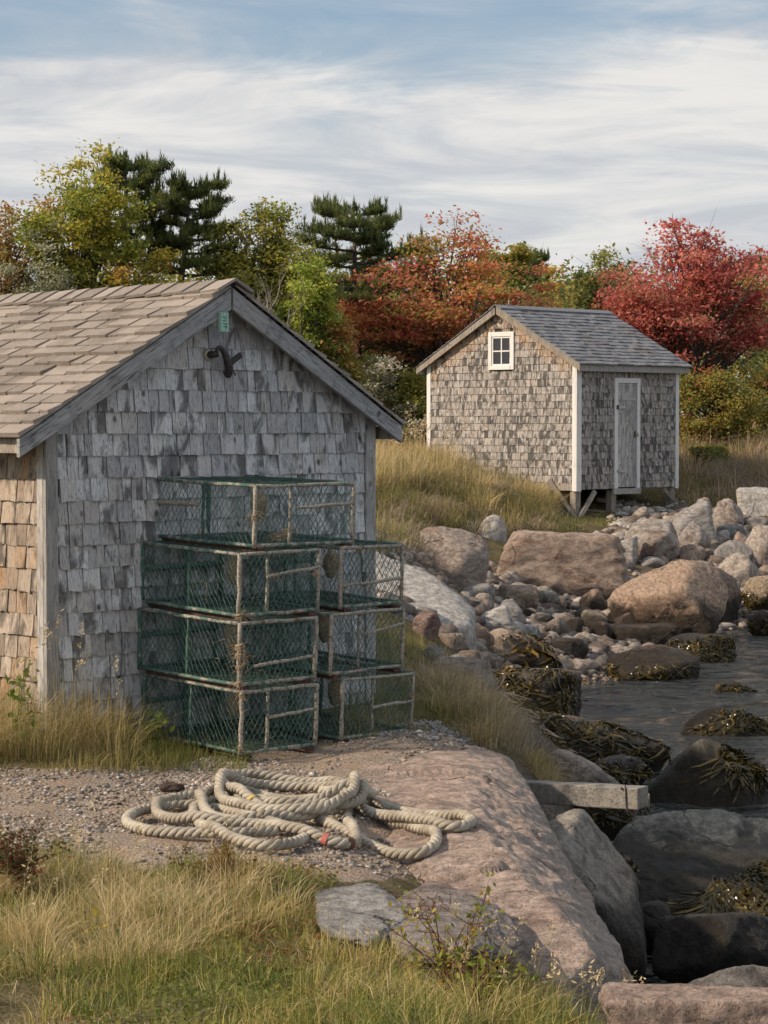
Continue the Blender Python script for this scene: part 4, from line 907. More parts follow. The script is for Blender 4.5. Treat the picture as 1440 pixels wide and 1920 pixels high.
PILL = ['grey slab like stone on top of the huge tan boulder', 'rosy stone wedged above the huge tan boulder', 'white chip stone beside the slate grey flat stone', 'brown stone between round boulder and cracked boulder', 'pinkish flat stone behind the crest of the tan boulder', 'grey gap stone right of the leaning boulder', 'dark gap stone under the small grey boulder', 'brown gap stone at the picture edge above ochre boulder', 'tiny grey stone below the split boulder']
RUB = 'loose rubble stones below the long block'
for i, (b_, c) in enumerate([((545,740,400,492),GREY),((620,742,455,552),PINK),((1110,1172,458,545),GREY),((1345,1402,424,492),GREY),((900,988,540,595),PINK),((1078,1178,548,618),TAN),((1172,1298,534,618),(.50,.43,.34)),((962,1078,562,645),GREY),
        ((658,802,612,695),GREY),((498,668,778,855),BRN),((338,458,748,845),GREY),((1268,1402,612,735),(.22,.165,.14)),((458,518,638,695),GREY),((636,694,608,655),BRN),((1152,1232,502,560),GREY),((1020,1072,694,755),BRN),((928,1002,584,630),PINK),((690,740,330,400),GREY),((770,800,395,440),GREY),((600,700,520,560),PINK),
        ((455,600,800,850),GREY),((700,780,690,720),TAN),((1370,1420,560,640),(.25,.19,.16)),((880,920,600,640),GREY),((540,580,640,670),PALE),((1290,1340,740,790),DARK),((985,1025,558,592),BRN),((715,770,830,880),GREY),((600,640,590,630),GREY)]):
    rock(RUBL[i], c3(*b_), c, .35, 'boulder', 200 + i, name='stone', level=3, group=RUB, p=7)
PIL = 'gap stones in the upper boulder pile'
for i, (b_, c) in enumerate([((568,748,588,655),GREY),((690,778,583,650),(.48,.38,.32)),((1098,1182,408,495),PALE),((1018,1102,598,655),BRN),((755,862,618,675),PINK),((1040,1085,340,400),GREY),((1280,1330,375,450),DARK),((1390,1450,700,730),BRN),((540,575,570,610),GREY)]):
    rock(PILL[i], c36(*b_), c, .3, 'boulder', 260 + i, name='stone', level=3, group=PIL, p=7)
# loose stones scattered under the shed and along the shore, too many to name: one stuff object each
def pebbles(name, label, n, poly, size, pal, seed, bbox, lift=.25, sub=1, up=None, tri=False):
    r = np.random.default_rng(seed); U, F = ico(sub); x = r.uniform(bbox[0], bbox[1], n * 4); y = r.uniform(bbox[2], bbox[3], n * 4); z = ground(x, y); px, py = proj(np.stack([x, y, z], 1))
    k = inpoly(px, py, poly); k &= r.random(len(k)) < sstep(fbm(np.stack([x * 2.5, y * 2.5, x * 0], 1), seed, 2), -.75, .15); idx = np.where(k)[0][:n]; x, y, z = x[idx], y[idx], z[idx]; n = len(x)
    s = size[0] + (size[1] - size[0]) * r.random(n) ** 3; ext = s[:, None] * np.stack([r.uniform(.7, 1.3, n), r.uniform(.7, 1.3, n), r.uniform(.4, .8, n)], 1); a = r.uniform(0, 6.28, n)
    V = U[None] * (1 + r.normal(0, .15, (n, len(U), 1))) * ext[:, None]; ca, sa = np.cos(a)[:, None], np.sin(a)[:, None]; V = np.stack([V[..., 0] * ca - V[..., 1] * sa, V[..., 0] * sa + V[..., 1] * ca, V[..., 2]], -1)
    zz = z + .03 * fbm(np.stack([x, y, 0 * x], 1) * 1.7, 3, 3) + .008 * fbm(np.stack([x, y, 0 * x], 1) * 9, 8, 2)
    V = V + np.stack([x, y, zz + ext[:, 2] * lift], 1)[:, None]; Fq = (F[None] + (np.arange(n) * len(U))[:, None, None]).reshape(-1, 3)
    pal = np.array(pal); c = np.repeat(pal[r.integers(0, len(pal), n)] * r.uniform(.75, 1.25, (n, 1)), len(U), 0)
    o = link(name, mk_mesh(name, V.reshape(-1, 3), Fq, M['pebble'], True, colattr=c)); tag(o, label, 'gravel', kind='stuff'); return o
GP = [(.48, .42, .35), (.38, .33, .28), (.30, .28, .26), (.52, .47, .42), (.42, .33, .26), (.20, .20, .21), (.34, .29, .25), (.46, .38, .30), (.58, .55, .51), (.16, .17, .18)]
pebbles('gravel', 'small mixed pebbles strewn over the path round the rope', 17000, GRAVEL, (.004, .016), GP, 5, (-2.6, .8, 9.3, 14.2))
pebbles('gravel', 'grey pebble strip between the short trap stack and ledge', 1500, [(780, 1350), (860, 1352), (905, 1392), (840, 1400), (770, 1392)], (.010, .024), [(.42, .42, .41), (.33, .33, .33), (.5, .49, .47), (.25, .25, .26)], 6, (-.3, .9, 12.3, 14.8), .5)
pebbles('gravel', 'wet shingle patch at the head of the cove', 2600, [(1020, 1255), (1170, 1255), (1200, 1300), (1060, 1312), (1000, 1300)], (.012, .04), [(.30, .24, .19), (.40, .33, .27), (.16, .13, .11), (.22, .18, .15), (.5, .43, .36)], 7, (1.3, 3.4, 22.5, 27.5), .4)
pebbles('gravel', 'cobbles heaped beneath the far shed floor', 420, [(1150, 940), (1300, 950), (1290, 1000), (1200, 1010), (1140, 985)], (.03, .10), [(.46, .44, .42), (.52, .5, .47), (.40, .35, .31), (.34, .33, .32)], 8, (3.2, 6.2, 34.5, 40), .5, 2)
pebbles('gravel', 'broken stone filling the slope between the boulders', 3800, [(690, 1000), (900, 1060), (1160, 990), (1440, 930), (1500, 1200), (1150, 1260), (900, 1300), (700, 1300)], (.035, .17), [(.30, .27, .24), (.36, .31, .27), (.22, .185, .16), (.40, .37, .34), (.17, .14, .12)], 9, (-.5, 7.5, 21, 39), .2, 2)

# beam -------------------------------------------------------------------
def make_beam():
    a, b_ = at(960, 1478, 13.35), at(1206, 1492, 12.75); d = b_ - a; L = np.linalg.norm(d); d /= L
    o = empty('timber_beam', tuple(a - np.array([0, 0, .07])), 0, 'weathered squared timber beam jutting from the ledge over the shore', 'beam'); off = a - np.array([0, 0, .07]); mb = MB()
    s = np.cross(d, [0, 0, 1]); s /= np.linalg.norm(s); u = np.cross(s, d); V = []; n = 14
    for i in range(n):
        c = a + d * L * i / (n - 1) - off
        for x, z in ((-.06, -.075), (.06, -.075), (.06, .05), (-.06, .05)): V.append(c + s * x + u * z + rng.normal(0, .0022, 3))
    Q = [[i * 4 + j, i * 4 + (j + 1) % 4, i * 4 + 4 + (j + 1) % 4, i * 4 + 4 + j] for i in range(n - 1) for j in range(4)] + [[3, 2, 1, 0], [n * 4 - 4, n * 4 - 3, n * 4 - 2, n * 4 - 1]]
    mb.add(np.array(V), Q).build('timber', M['beam'], o, bevel=.007)
    e = a + d * (L - .10) - off; MB().tube([e + s * .066 + u * .045, e + s * .074 + u * .045], [.008, .006], 8).tube([e + s * -.066 + u * .03, e - s * .072 + u * .03], [.008, .006], 8).build('bolt', M['rust'], o)
    e2 = a + d * (L - .075) - off; MB().bar(e2 - s * .0665 - u * .066, e2 - s * .0665 + u * .066, .006, .004, tuple(s)).bar(e2 + s * .0665 - u * .066, e2 + s * .0665 + u * .066, .006, .004, tuple(s)).build('saw_cut', M['dark_core'], o)
    c = at(1207, 1500, 12.95) - off; MB().box(c - .03, c + .03, .006).build('chock', M['post'], o)
make_beam()

# ------------------------------------------------------------------ lobster traps
UX = np.array([.712, .702]); NX_OUT = np.array([.702, -.712])
def wire_panel(mb, o, a, b, la, lb, cell=(.040, .058), rad=.0017, seed=0, square=False):
    """knotted wire mesh on the rectangle o + a*la, o + b*lb; diamond cells"""
    r = np.random.default_rng(seed); n = np.cross(a, b); segs = []
    if not square:
        na = max(2, int(round(la / cell[0]))); nb_ = max(2, int(round(lb / (cell[1] / 2)))); da, db = la / na, lb / nb_
        P = {}
        def pt(i, j):
            k = (i, j)
            if k not in P:
                x = i * da / 2; e = 0 if (i in (0, 2 * na) or j in (0, nb_)) else 1
                sag = .006 * math.sin(i * .9 + seed) * math.sin(j * 1.3 + seed * 2)
                P[k] = o + a * (x + e * r.normal(0, .0028)) + b * (j * db + e * r.normal(0, .0028)) + n * (sag * e)
            return P[k]
        for j in range(nb_):
            for i in range(2 * na + 1):
                if (i + j) % 2: continue
                for di in (-1, 1):
                    if 0 <= i + di <= 2 * na: segs.append((pt(i, j), pt(i + di, j + 1)))
    else:
        na, nb_ = int(la / .038), int(lb / .038)
        for i in range(na + 1):
            x = la * i / na; segs += [(o + a * x + b * (lb * k / 4) + r.normal(0, .0018, 3), o + a * x + b * (lb * (k + 1) / 4) + r.normal(0, .0018, 3)) for k in range(4)]
        for j in range(nb_ + 1):
            x = lb * j / nb_; segs += [(o + b * x + a * (la * k / 4) + n * .003 + r.normal(0, .0018, 3), o + b * x + a * (la * (k + 1) / 4) + n * .003 + r.normal(0, .0018, 3)) for k in range(4)]
    S = np.array([s for s in segs]); p, q = S[:, 0], S[:, 1]; d = q - p; L = np.linalg.norm(d, axis=1)[:, None]; d = d / L
    p = p - d * rad; q = q + d * rad
    s1 = np.cross(d, n); s1 /= np.linalg.norm(s1, axis=1)[:, None] + 1e-9; s2 = np.broadcast_to(n, s1.shape)
    V = np.stack([c + rad * (math.cos(t) * s1 + math.sin(t) * s2) for c in (p, q) for t in (.5, 2.6, 4.7)], 1)
    m = len(S); Q = np.array([[0, 1, 4, 3], [1, 2, 5, 4], [2, 0, 3, 5]]); F = (np.arange(m)[:, None, None] * 6 + Q[None]).reshape(-1, 4)
    mb.add(V.reshape(-1, 3), F); return mb
def tuft(mb, c, n, length, spread, seed, rad=.0018):
    r = np.random.default_rng(seed)
    for _ in range(n):
        d = r.normal(0, 1, 3) * np.array([1, 1, .7]); d /= np.linalg.norm(d); L = length * r.uniform(.4, 1.2); s = c + r.normal(0, spread, 3)
        P = [s, s + d * L * .5 + r.normal(0, .008, 3), s + d * L + np.array([0, 0, -.35 * L]) + r.normal(0, .012, 3)]; mb.tube(P, [rad, rad * .8, rad * .4], 3, False)
def trap(label, s0, n1, z0, L, W, H, seed, knots=(), yaw=0.0, bars=((.5, .25, 1.0),), inner=(.38,), left_bar=None, crust=0.5):
    """open wire trap: local x along the gable wall, local y back towards it; origin at the front-left bottom corner"""
    r = np.random.default_rng(seed); p = np.array([NX, NY]) + UX * s0 + NX_OUT * n1
    t = empty('lobster_trap', (p[0], p[1], z0), SHED_ROT + yaw, label, 'lobster trap', 'lobster traps stacked against the near shed')
    t.rotation_euler = (R(2.0 + r.normal(0, .25)), R(r.normal(0, .5)), SHED_ROT + yaw); X, Y, Z = np.eye(3); t_ = .020
    def col(v): return (float(np.clip(crust + v, 0, 1)), 1, 1, 1)
    def frame(name, a, b_, c, k=.0):
        a, b_ = np.array(a, float), np.array(b_, float); mb = MB(); n = 6; Pts = a + (b_ - a) * np.linspace(0, 1, n)[:, None]; Pts[1:-1] += r.normal(0, .0022, (n - 2, 3))
        rad = (t_ / 2 + k) * (1 + r.normal(0, .10, n)); mb.tube(Pts, rad * 1.18, 6); return mb.build(name, M['trap'], t, True, col(c))
    for x, y, c in ((0, 0, .34), (W, 0, .24), (0, L, .02), (W, L, -.08)): frame('corner_post', (x, y, .0), (x, y, H), c, .001)
    for z, c in ((.012, .05), (H - .006, .11)):
        nm = 'bottom_rail' if z < .1 else 'top_rail'
        frame(nm, (0, 0, z), (W, 0, z), c + .08); frame(nm, (0, 0, z), (0, L, z), c); frame(nm, (W, 0, z), (W, L, z), c - .1); frame(nm, (0, L, z), (W, L, z), -.1)
    for fz, x0, x1 in bars: frame('side_bar', (W * x0, -.004, H * fz), (W * x1, -.004, H * (fz + r.uniform(.04, .14))), .22, -.001)
    for fx in inner: frame('inner_post', (W * fx, .012, .0), (W * fx, .012, H), .22, -.001)
    frame('inner_post', (.01, L * .52, 0), (.01, L * .52, H), -.12, -.002); frame('inner_post', (W * .5, L * .96, 0), (W * .5, L * .96, H), -.16, .003)
    frame('back_bar', (.02, L - .01, H * .55), (W - .02, L - .01, H * .58), -.16, .004)
    if left_bar: frame('side_bar', (-.004, L * left_bar[0], H * .62), (-.004, L * left_bar[1], H * .60), .26, .001)
    for nm, o, a, b_, la, lb, sq in (('mesh_panel', (0, .0, .012), X, Z, W, H - .02, False), ('mesh_panel', (0, 0, .012), Y, Z, L, H - .02, False), ('mesh_panel', (W, 0, .012), Y, Z, L, H - .02, False),
                                     ('mesh_panel', (0, L, .012), X, Z, W, H - .02, False), ('top_mesh', (0, 0, H - .004), X, Y, W, L, True), ('floor_mesh', (0, 0, .016), X, Y, W, L, True), ):
        seed += 1; wire_panel(MB_ := MB(), np.array(o, float), a, b_, la, lb, seed=seed, square=sq, rad=.0018 if not sq else .0017); MB_.build(nm, M['wire'], t)
    if seed % 2:
        U_, F_ = ico(3); V_ = U_ * np.array([.05, .05, .085]) * (1 + .15 * fbm(U_ * 2.4 + seed, seed, 3))[:, None] + np.array([W * .5, L * .45, H * .62]); link('bait_bag', mk_mesh('bait_bag', V_, F_, M['hemp'], True), t); MB().tube([(W * .5, L * .45, H * .8), (W * .5, L * .46, H)], [.004, .004], 5).build('bait_line', M['hemp'], t)
    wb_ = MB(); tuft(wb_, np.array([W * .5, L * .4, .03]), 40, .09, .13, seed + 40, .0022); fo = wb_.build('dry_weed', M['hemp'], t); fo['kind'] = 'stuff'
    for x in (.05, W - .05): MB().box((x - .03, -.012, -.022), (x + .03, L * .96, -.001), .002).build('runner', M['runner'], t)
    for x, y, z, sz in knots:
        c = np.array([x * W, y * L, z * H]); mb = MB()
        for k in range(3):
            a = np.linspace(0, 2 * math.pi, 12) + k; rr_ = sz * r.uniform(.45, .62); mb.tube(np.stack([c[0] + rr_ * np.cos(a), c[1] + rr_ * np.sin(a), c[2] + (k - 1) * sz * .4 + .2 * sz * np.sin(a + k)], 1), sz * .22, 6)
        o = mb.build('rope_knot', M['hemp'], t, True); mb = MB(); tuft(mb, c, int(26 * sz / .03), sz * 2.2, sz * .3, seed + 70); mb.build('frayed_ends', M['hemp'], o)
    return t
TH = .362; GAP = .024
trap('bottom trap at the front corner, standing on the gravel path', .665, .90, .025, .87, .574, TH, 11, [(0, 0, .12, .022), (0, 0, .93, .024)], 0, ((.55, .36, 1),), (.36,))
trap('second trap up over the corner one, thickest frayed twine on its post', .650, .905, .025 + TH + GAP, .88, .585, TH, 23, [(0, 0, .62, .034), (0, 0, .48, .030), (0, 0, .30, .024), (0, 0, .05, .026), (.06, .0, .42, .028)], .01, ((.30, .2, 1),), ())
trap('third trap up, between the topmost one and the twine hung one', .668, .885, .025 + 2 * (TH + GAP), .87, .60, TH, 37, [(0, 0, .02, .028), (.42, 0, .62, .018), (.95, 0, .6, .016), (.05, 0, .06, .024)], -.01, ((.62, .36, 1),), (.37,))
trap('topmost trap with short wooden bar and knotted white corner post', .800, .87, .025 + 3 * (TH + GAP) + .0, .90, .77, TH - .005, 41, [(0, 0, .50, .026), (.45, .12, .22, .032), (.38, .12, .12, .026), (0, .97, .60, .020), (.5, 0.3, .1, .03)], .0, ((.62, .42, 1),), (.36,), (.55, 1.0))
trap('bottom trap of the short stack, nearest the grass tussock', 1.445, .90, .03, .80, .585, TH, 59, [(.98, 0, .64, .026), (.98, 0, .12, .022)], .0, ((.48, .42, 1),), (.44,))
trap('middle trap of the short three trap stack', 1.375, .885, .03 + TH + GAP, .82, .60, TH, 67, [(.02, 0, .9, .016)], .01, ((.62, .44, 1),), (.40,))
trap('top trap of the short three trap stack', 1.46, .88, .03 + 2 * (TH + GAP), .80, .50, TH, 73, [(.3, 0, .97, .02), (.6, 0, .97, .02), (.9, 0, .97, .018), (0, 0, .33, .018), (.98, 0, .3, .018)], -.01, ((.36, .0, 1),), ())

# ------------------------------------------------------------------ rope
def catmull(P, step):
    P = np.asarray(P, float); P = np.vstack([2 * P[0] - P[1], P, 2 * P[-1] - P[-2]]); out = []
    for i in range(1, len(P) - 2):
        p0, p1, p2, p3 = P[i - 1:i + 3]; n = max(2, int(np.linalg.norm(p2 - p1) / step)); t = np.linspace(0, 1, n, endpoint=False)[:, None]
        out.append(.5 * (2 * p1 + (p2 - p0) * t + (2 * p0 - 5 * p1 + 4 * p2 - p3) * t ** 2 + (3 * p1 - p0 - 3 * p2 + p3) * t ** 3))
    out = np.vstack(out + [P[-2:-1]]); d = np.concatenate([[0], np.cumsum(np.linalg.norm(np.diff(out, axis=0), axis=1))]); s = np.arange(0, d[-1], step)
    return np.stack([np.interp(s, d, out[:, k]) for k in range(out.shape[1])], 1)
ROPE = [(640,385),(500,395),(380,395),(200,383),(100,357),(76,322),(110,290),(185,272),(330,262),(480,300),(620,345),(740,385),(722,418),(620,442),(500,428),(385,385),(332,325),(335,285),(420,262),(560,262),(720,262),(860,262),
 (950,275),(1060,305),(1160,340),(1237,382),(1190,412),(1080,402),(960,372),(850,337),(755,308),(650,285),(520,240),(400,215),(260,230),(195,265),(195,305),(270,338),(400,358),(560,364),(700,392),(850,412),(935,395),(910,340),(900,300),(935,268),
 (985,248),(1060,266),(1140,285),(1250,307),(1335,327),(1368,350),(1330,372),(1270,372),(1180,350),(1050,312),(930,285),(800,262),(640,235),(500,200),(420,205),(365,228),(350,264),(385,314),(480,342),(600,338),(740,328),(860,303),(905,265),
 (890,222),(850,192),(760,176),(600,172),(490,186),(448,212),(474,245),(560,275),(700,288),(840,280),(960,268),(990,245),(940,215),(800,190),(620,176),(480,182),(428,204),(450,240),(560,285),(690,312),(850,312),(950,292),(955,255),(880,215),(740,196),(590,195),(475,212),(425,240),(445,282),(560,318),(720,332),(860,318),(930,285),(900,240),(790,212)]
RR = .0262
def make_rope():
    P = np.array([gp(200 + a / 2, 1380 + b / 2, .03)[:2] for a, b in ROPE]); st = .012; C = catmull(P, st); n = len(C)
    g = ground(C[:, 0], C[:, 1]); z = np.zeros(n); h = g + RR * .92
    slab = np.array([rock_top(SLAB, x, y) for x, y in C]); h = np.maximum(h, slab + RR * .9)
    lo = h.copy(); z = h.copy(); gap = int(.16 / st)
    for it in range(2):
        for i in range(n):
            if i > gap:
                d2 = ((C[:i - gap] - C[i]) ** 2).sum(1); m = d2 < (1.75 * RR) ** 2
                if m.any(): z[i] = max(z[i], (z[:i - gap][m] + np.sqrt(np.maximum((1.85 * RR) ** 2 - d2[m], 0))).max())
        if it == 0:
            k = int(.13 / st); zz = z.copy()
            for _ in range(4): zz = np.convolve(np.pad(zz, k, mode='edge'), np.ones(2 * k + 1) / (2 * k + 1), 'valid'); zz = np.maximum(zz, lo); 
            z = np.maximum(zz, lo)
    k = int(.075 / st)
    for _ in range(2): z = np.convolve(np.pad(z, k, mode='edge'), np.ones(2 * k + 1) / (2 * k + 1), 'valid')
    z = np.maximum(z, lo)
    C3 = np.stack([C[:, 0], C[:, 1], z], 1); C3 = catmull(C3[::3], .0075); n = len(C3)
    d = np.gradient(C3, axis=0); d /= np.linalg.norm(d, axis=1)[:, None]; sd = np.cross(d, [0, 0, 1.0]); sd /= np.linalg.norm(sd, axis=1)[:, None]; u = np.cross(sd, d)
    s = np.arange(n) * .0075
    ro = empty('rope_coil', tuple(C3.mean(0) * np.array([1, 1, 0])), 0, 'thick pale twisted rope heaped in loose coils on gravel and granite', 'rope')
    off = np.array(ro.location)
    for k3 in range(3):
        ph = s * 2 * math.pi / .115 + k3 * 2 * math.pi / 3; c = C3 - off + (RR * .50) * (np.cos(ph)[:, None] * sd + np.sin(ph)[:, None] * u)
        # elliptical strand: flattened against its neighbours
        a = np.arange(9) * 2 * math.pi / 9; rad = np.cos(ph)[:, None] * sd + np.sin(ph)[:, None] * u; tan = -np.sin(ph)[:, None] * sd + np.cos(ph)[:, None] * u
        V = c[:, None] + (RR * .50) * np.cos(a)[None, :, None] * rad[:, None] + (RR * .64) * np.sin(a)[None, :, None] * tan[:, None]
        V = V + rng.normal(0, .0006, V.shape); i = (np.arange(n - 1) * 9)[:, None]; j = np.arange(9)[None]; jn = (j + 1) % 9
        F = np.stack([i + j, i + jn, i + 9 + jn, i + 9 + j], -1).reshape(-1, 4); Vf = V.reshape(-1, 3); caps = [np.arange(9)[::-1][None], (np.arange(9) + (n - 1) * 9)[None]]
        link('strand', mk_mesh('strand', Vf, [F] + caps, M['rope'], True), ro)
    # fuzz, coloured tape marks
    mb = MB(); r = np.random.default_rng(5)
    for i in r.integers(0, n - 1, 2600):
        aa = r.uniform(0, 6.28); o = math.cos(aa) * sd[i] + math.sin(aa) * u[i]; q = C3[i] - off + o * RR * .98; e = q + o * r.uniform(.004, .013) + d[i] * r.normal(0, .012); mb.tube([q, (q + e) / 2 + r.normal(0, .002, 3), e], [.0008, .0007, .0004], 3, False)
    f = mb.build('loose_fibres', M['rope'], ro); f['kind'] = 'stuff'
    def band(px, py, wd, mat, nm):
        T = gp(px, py, .06); pj = np.array(proj(C3)).T; i = int(np.argmin(((pj - np.array([px, py])) ** 2).sum(1) - 3000 * C3[:, 2])); i = min(max(i, 4), n - 5); a = np.linspace(0, 2 * math.pi, 14); m = max(2, int(wd / .0075)); mb = MB()
        mb.tube(C3[i - m:i + m] - off, RR * 1.10, 14, False); mb.build(nm, mat, ro, True)
    band(395, 1513, .010, plain('green_tape', (.02, .30, .17), .5), 'tape_band'); band(478, 1502, .008, plain('yellow_tape', (.62, .48, .12), .7), 'tape_band'); band(612, 1580, .008, plain('red_tape', (.55, .16, .12), .7), 'tape_band'); band(655, 1585, .02, plain('tarred_whipping', (.16, .07, .04), .8), 'whipping')
make_rope()
# a lump of charred wood and bits of leaf on the path
c = gp(322, 1478, .03)
U, F = ico(3); V = U * np.array([.065, .045, .034]) * (1 + .22 * fbm(U * 2.2, 4, 3))[:, None]
o = link('driftwood_lump', mk_mesh('driftwood_lump', V, F, plain('charred_wood', (.075, .055, .045), .95, 0, .5, 60), False), None, (c[0], c[1], .03)); tag(o, 'dark charred lump of wood on the gravel behind the rope', 'driftwood')

# ------------------------------------------------------------------ vegetation
def all_rocks_bvh():
    V, F, n = [], [], 0
    for _, o in BOULDERS:
        me = o.data; v = np.empty(len(me.vertices) * 3, np.float32); me.vertices.foreach_get('co', v); v = v.reshape(-1, 3) + np.array(o.location); f = np.empty(len(me.polygons) * 3, np.int32); me.polygons.foreach_get('vertices', f)
        if len(me.polygons) > 30000: continue
        V.append(v); F.append(f.reshape(-1, 3) + n); n += len(v)
    return BVHTree.FromPolygons(np.concatenate(V).tolist(), np.concatenate(F).tolist())
RBVH = all_rocks_bvh(); DOWN = Vector((0, 0, -1))
def surf(x, y):
    g = ground(x, y); t = np.full(len(x), -9.0)
    for i in range(len(x)):
        for b_ in (RBVH, SLAB):
            h = b_.ray_cast(Vector((x[i], y[i], 6)), DOWN)
            if h[0] is not None: t[i] = max(t[i], h[0].z)
    return g, t
def in_shed(x, y):
    c, s = math.cos(-SHED_ROT), math.sin(-SHED_ROT); out = np.zeros(len(x), bool)
    for ox, oy, a, b_, m in ((NX, NY, WID, DEP, .02), (FX, FY, FL, FG, -.5)):
        lx, ly = (x - ox) * c - (y - oy) * s, (x - ox) * s + (y - oy) * c; out |= (lx > -m) & (lx < a + m) & (ly > -m) & (ly < b_ + m)
    return out
PG = {'green': [(.13, .17, .035), (.18, .20, .05), (.10, .14, .03), (.24, .23, .06)], 'straw': [(.50, .39, .20), (.58, .46, .25), (.42, .32, .15), (.36, .30, .12), (.62, .52, .32)],
      'mix': [(.13, .17, .035), (.20, .21, .05), (.27, .25, .06), (.36, .30, .09), (.44, .34, .14), (.52, .41, .20)], 'olive': [(.22, .20, .07), (.30, .25, .10), (.17, .17, .05), (.38, .31, .15)], 'thatch': [(.34, .28, .21), (.28, .225, .16), (.42, .35, .27), (.24, .19, .13)],
      'pinkstraw': [(.48, .36, .25), (.42, .30, .20), (.55, .43, .30), (.34, .28, .14), (.24, .23, .08)]}
def sample(n, poly, bbox, seed, patch=None, avoid=True):
    r = np.random.default_rng(seed); X, Y = [], []; tot = 0
    for _ in range(14):
        x = r.uniform(bbox[0], bbox[1], n * 2); y = r.uniform(bbox[2], bbox[3], n * 2); z = ground(x, y); px, py = proj(np.stack([x, y, z], 1)); k = inpoly(px, py, poly) & ~in_shed(x, y)
        if patch: k &= r.random(len(k)) < sstep(fbm(np.stack([x, y, 0 * x], 1) * patch[0], seed, 2), patch[1], patch[2])
        X.append(x[k]); Y.append(y[k]); tot += k.sum()
        if tot >= n: break
    x, y = np.concatenate(X)[:n], np.concatenate(Y)[:n]; g, t = surf(x, y); k = (t < g + .02) if avoid else np.ones(len(x), bool)
    return x[k], y[k], g[k] + .03 * fbm(np.stack([x[k], y[k], 0 * x[k]], 1) * 1.7, 3, 3), r
def blades(x, y, z, h, wd, az, lean, cols, r, droop=.0):
    n = len(x); T = np.array([0, .38, .72, 1.0]); Wd = np.array([1, .85, .55, .0]); d = np.stack([np.cos(az), np.sin(az), 0 * az], 1); s = np.stack([-np.sin(az), np.cos(az), 0 * az], 1); ta = r.uniform(0, math.pi, n); s = s * np.cos(ta)[:, None] + d * np.sin(ta)[:, None]
    P = np.stack([x, y, z - .01], 1)[:, None] + np.array([0, 0, 1.0])[None, None] * (h[:, None] * (T - droop * lean[:, None] * T ** 2.4))[..., None] + d[:, None] * (h[:, None] * lean[:, None] * T ** 1.9)[..., None]
    L = P - s[:, None] * (wd[:, None] * Wd)[..., None] / 2; Rr = P + s[:, None] * (wd[:, None] * Wd)[..., None] / 2
    V = np.concatenate([L[:, :3], Rr[:, :3], P[:, 3:]], 1); b = (np.arange(n) * 7)[:, None]
    Q = np.concatenate([b + np.array([[0, 3, 4, 1]]), b + np.array([[1, 4, 5, 2]])]); Tq = b + np.array([[2, 5, 6]])
    return V.reshape(-1, 3), Q, Tq, np.repeat(cols, 7, 0)
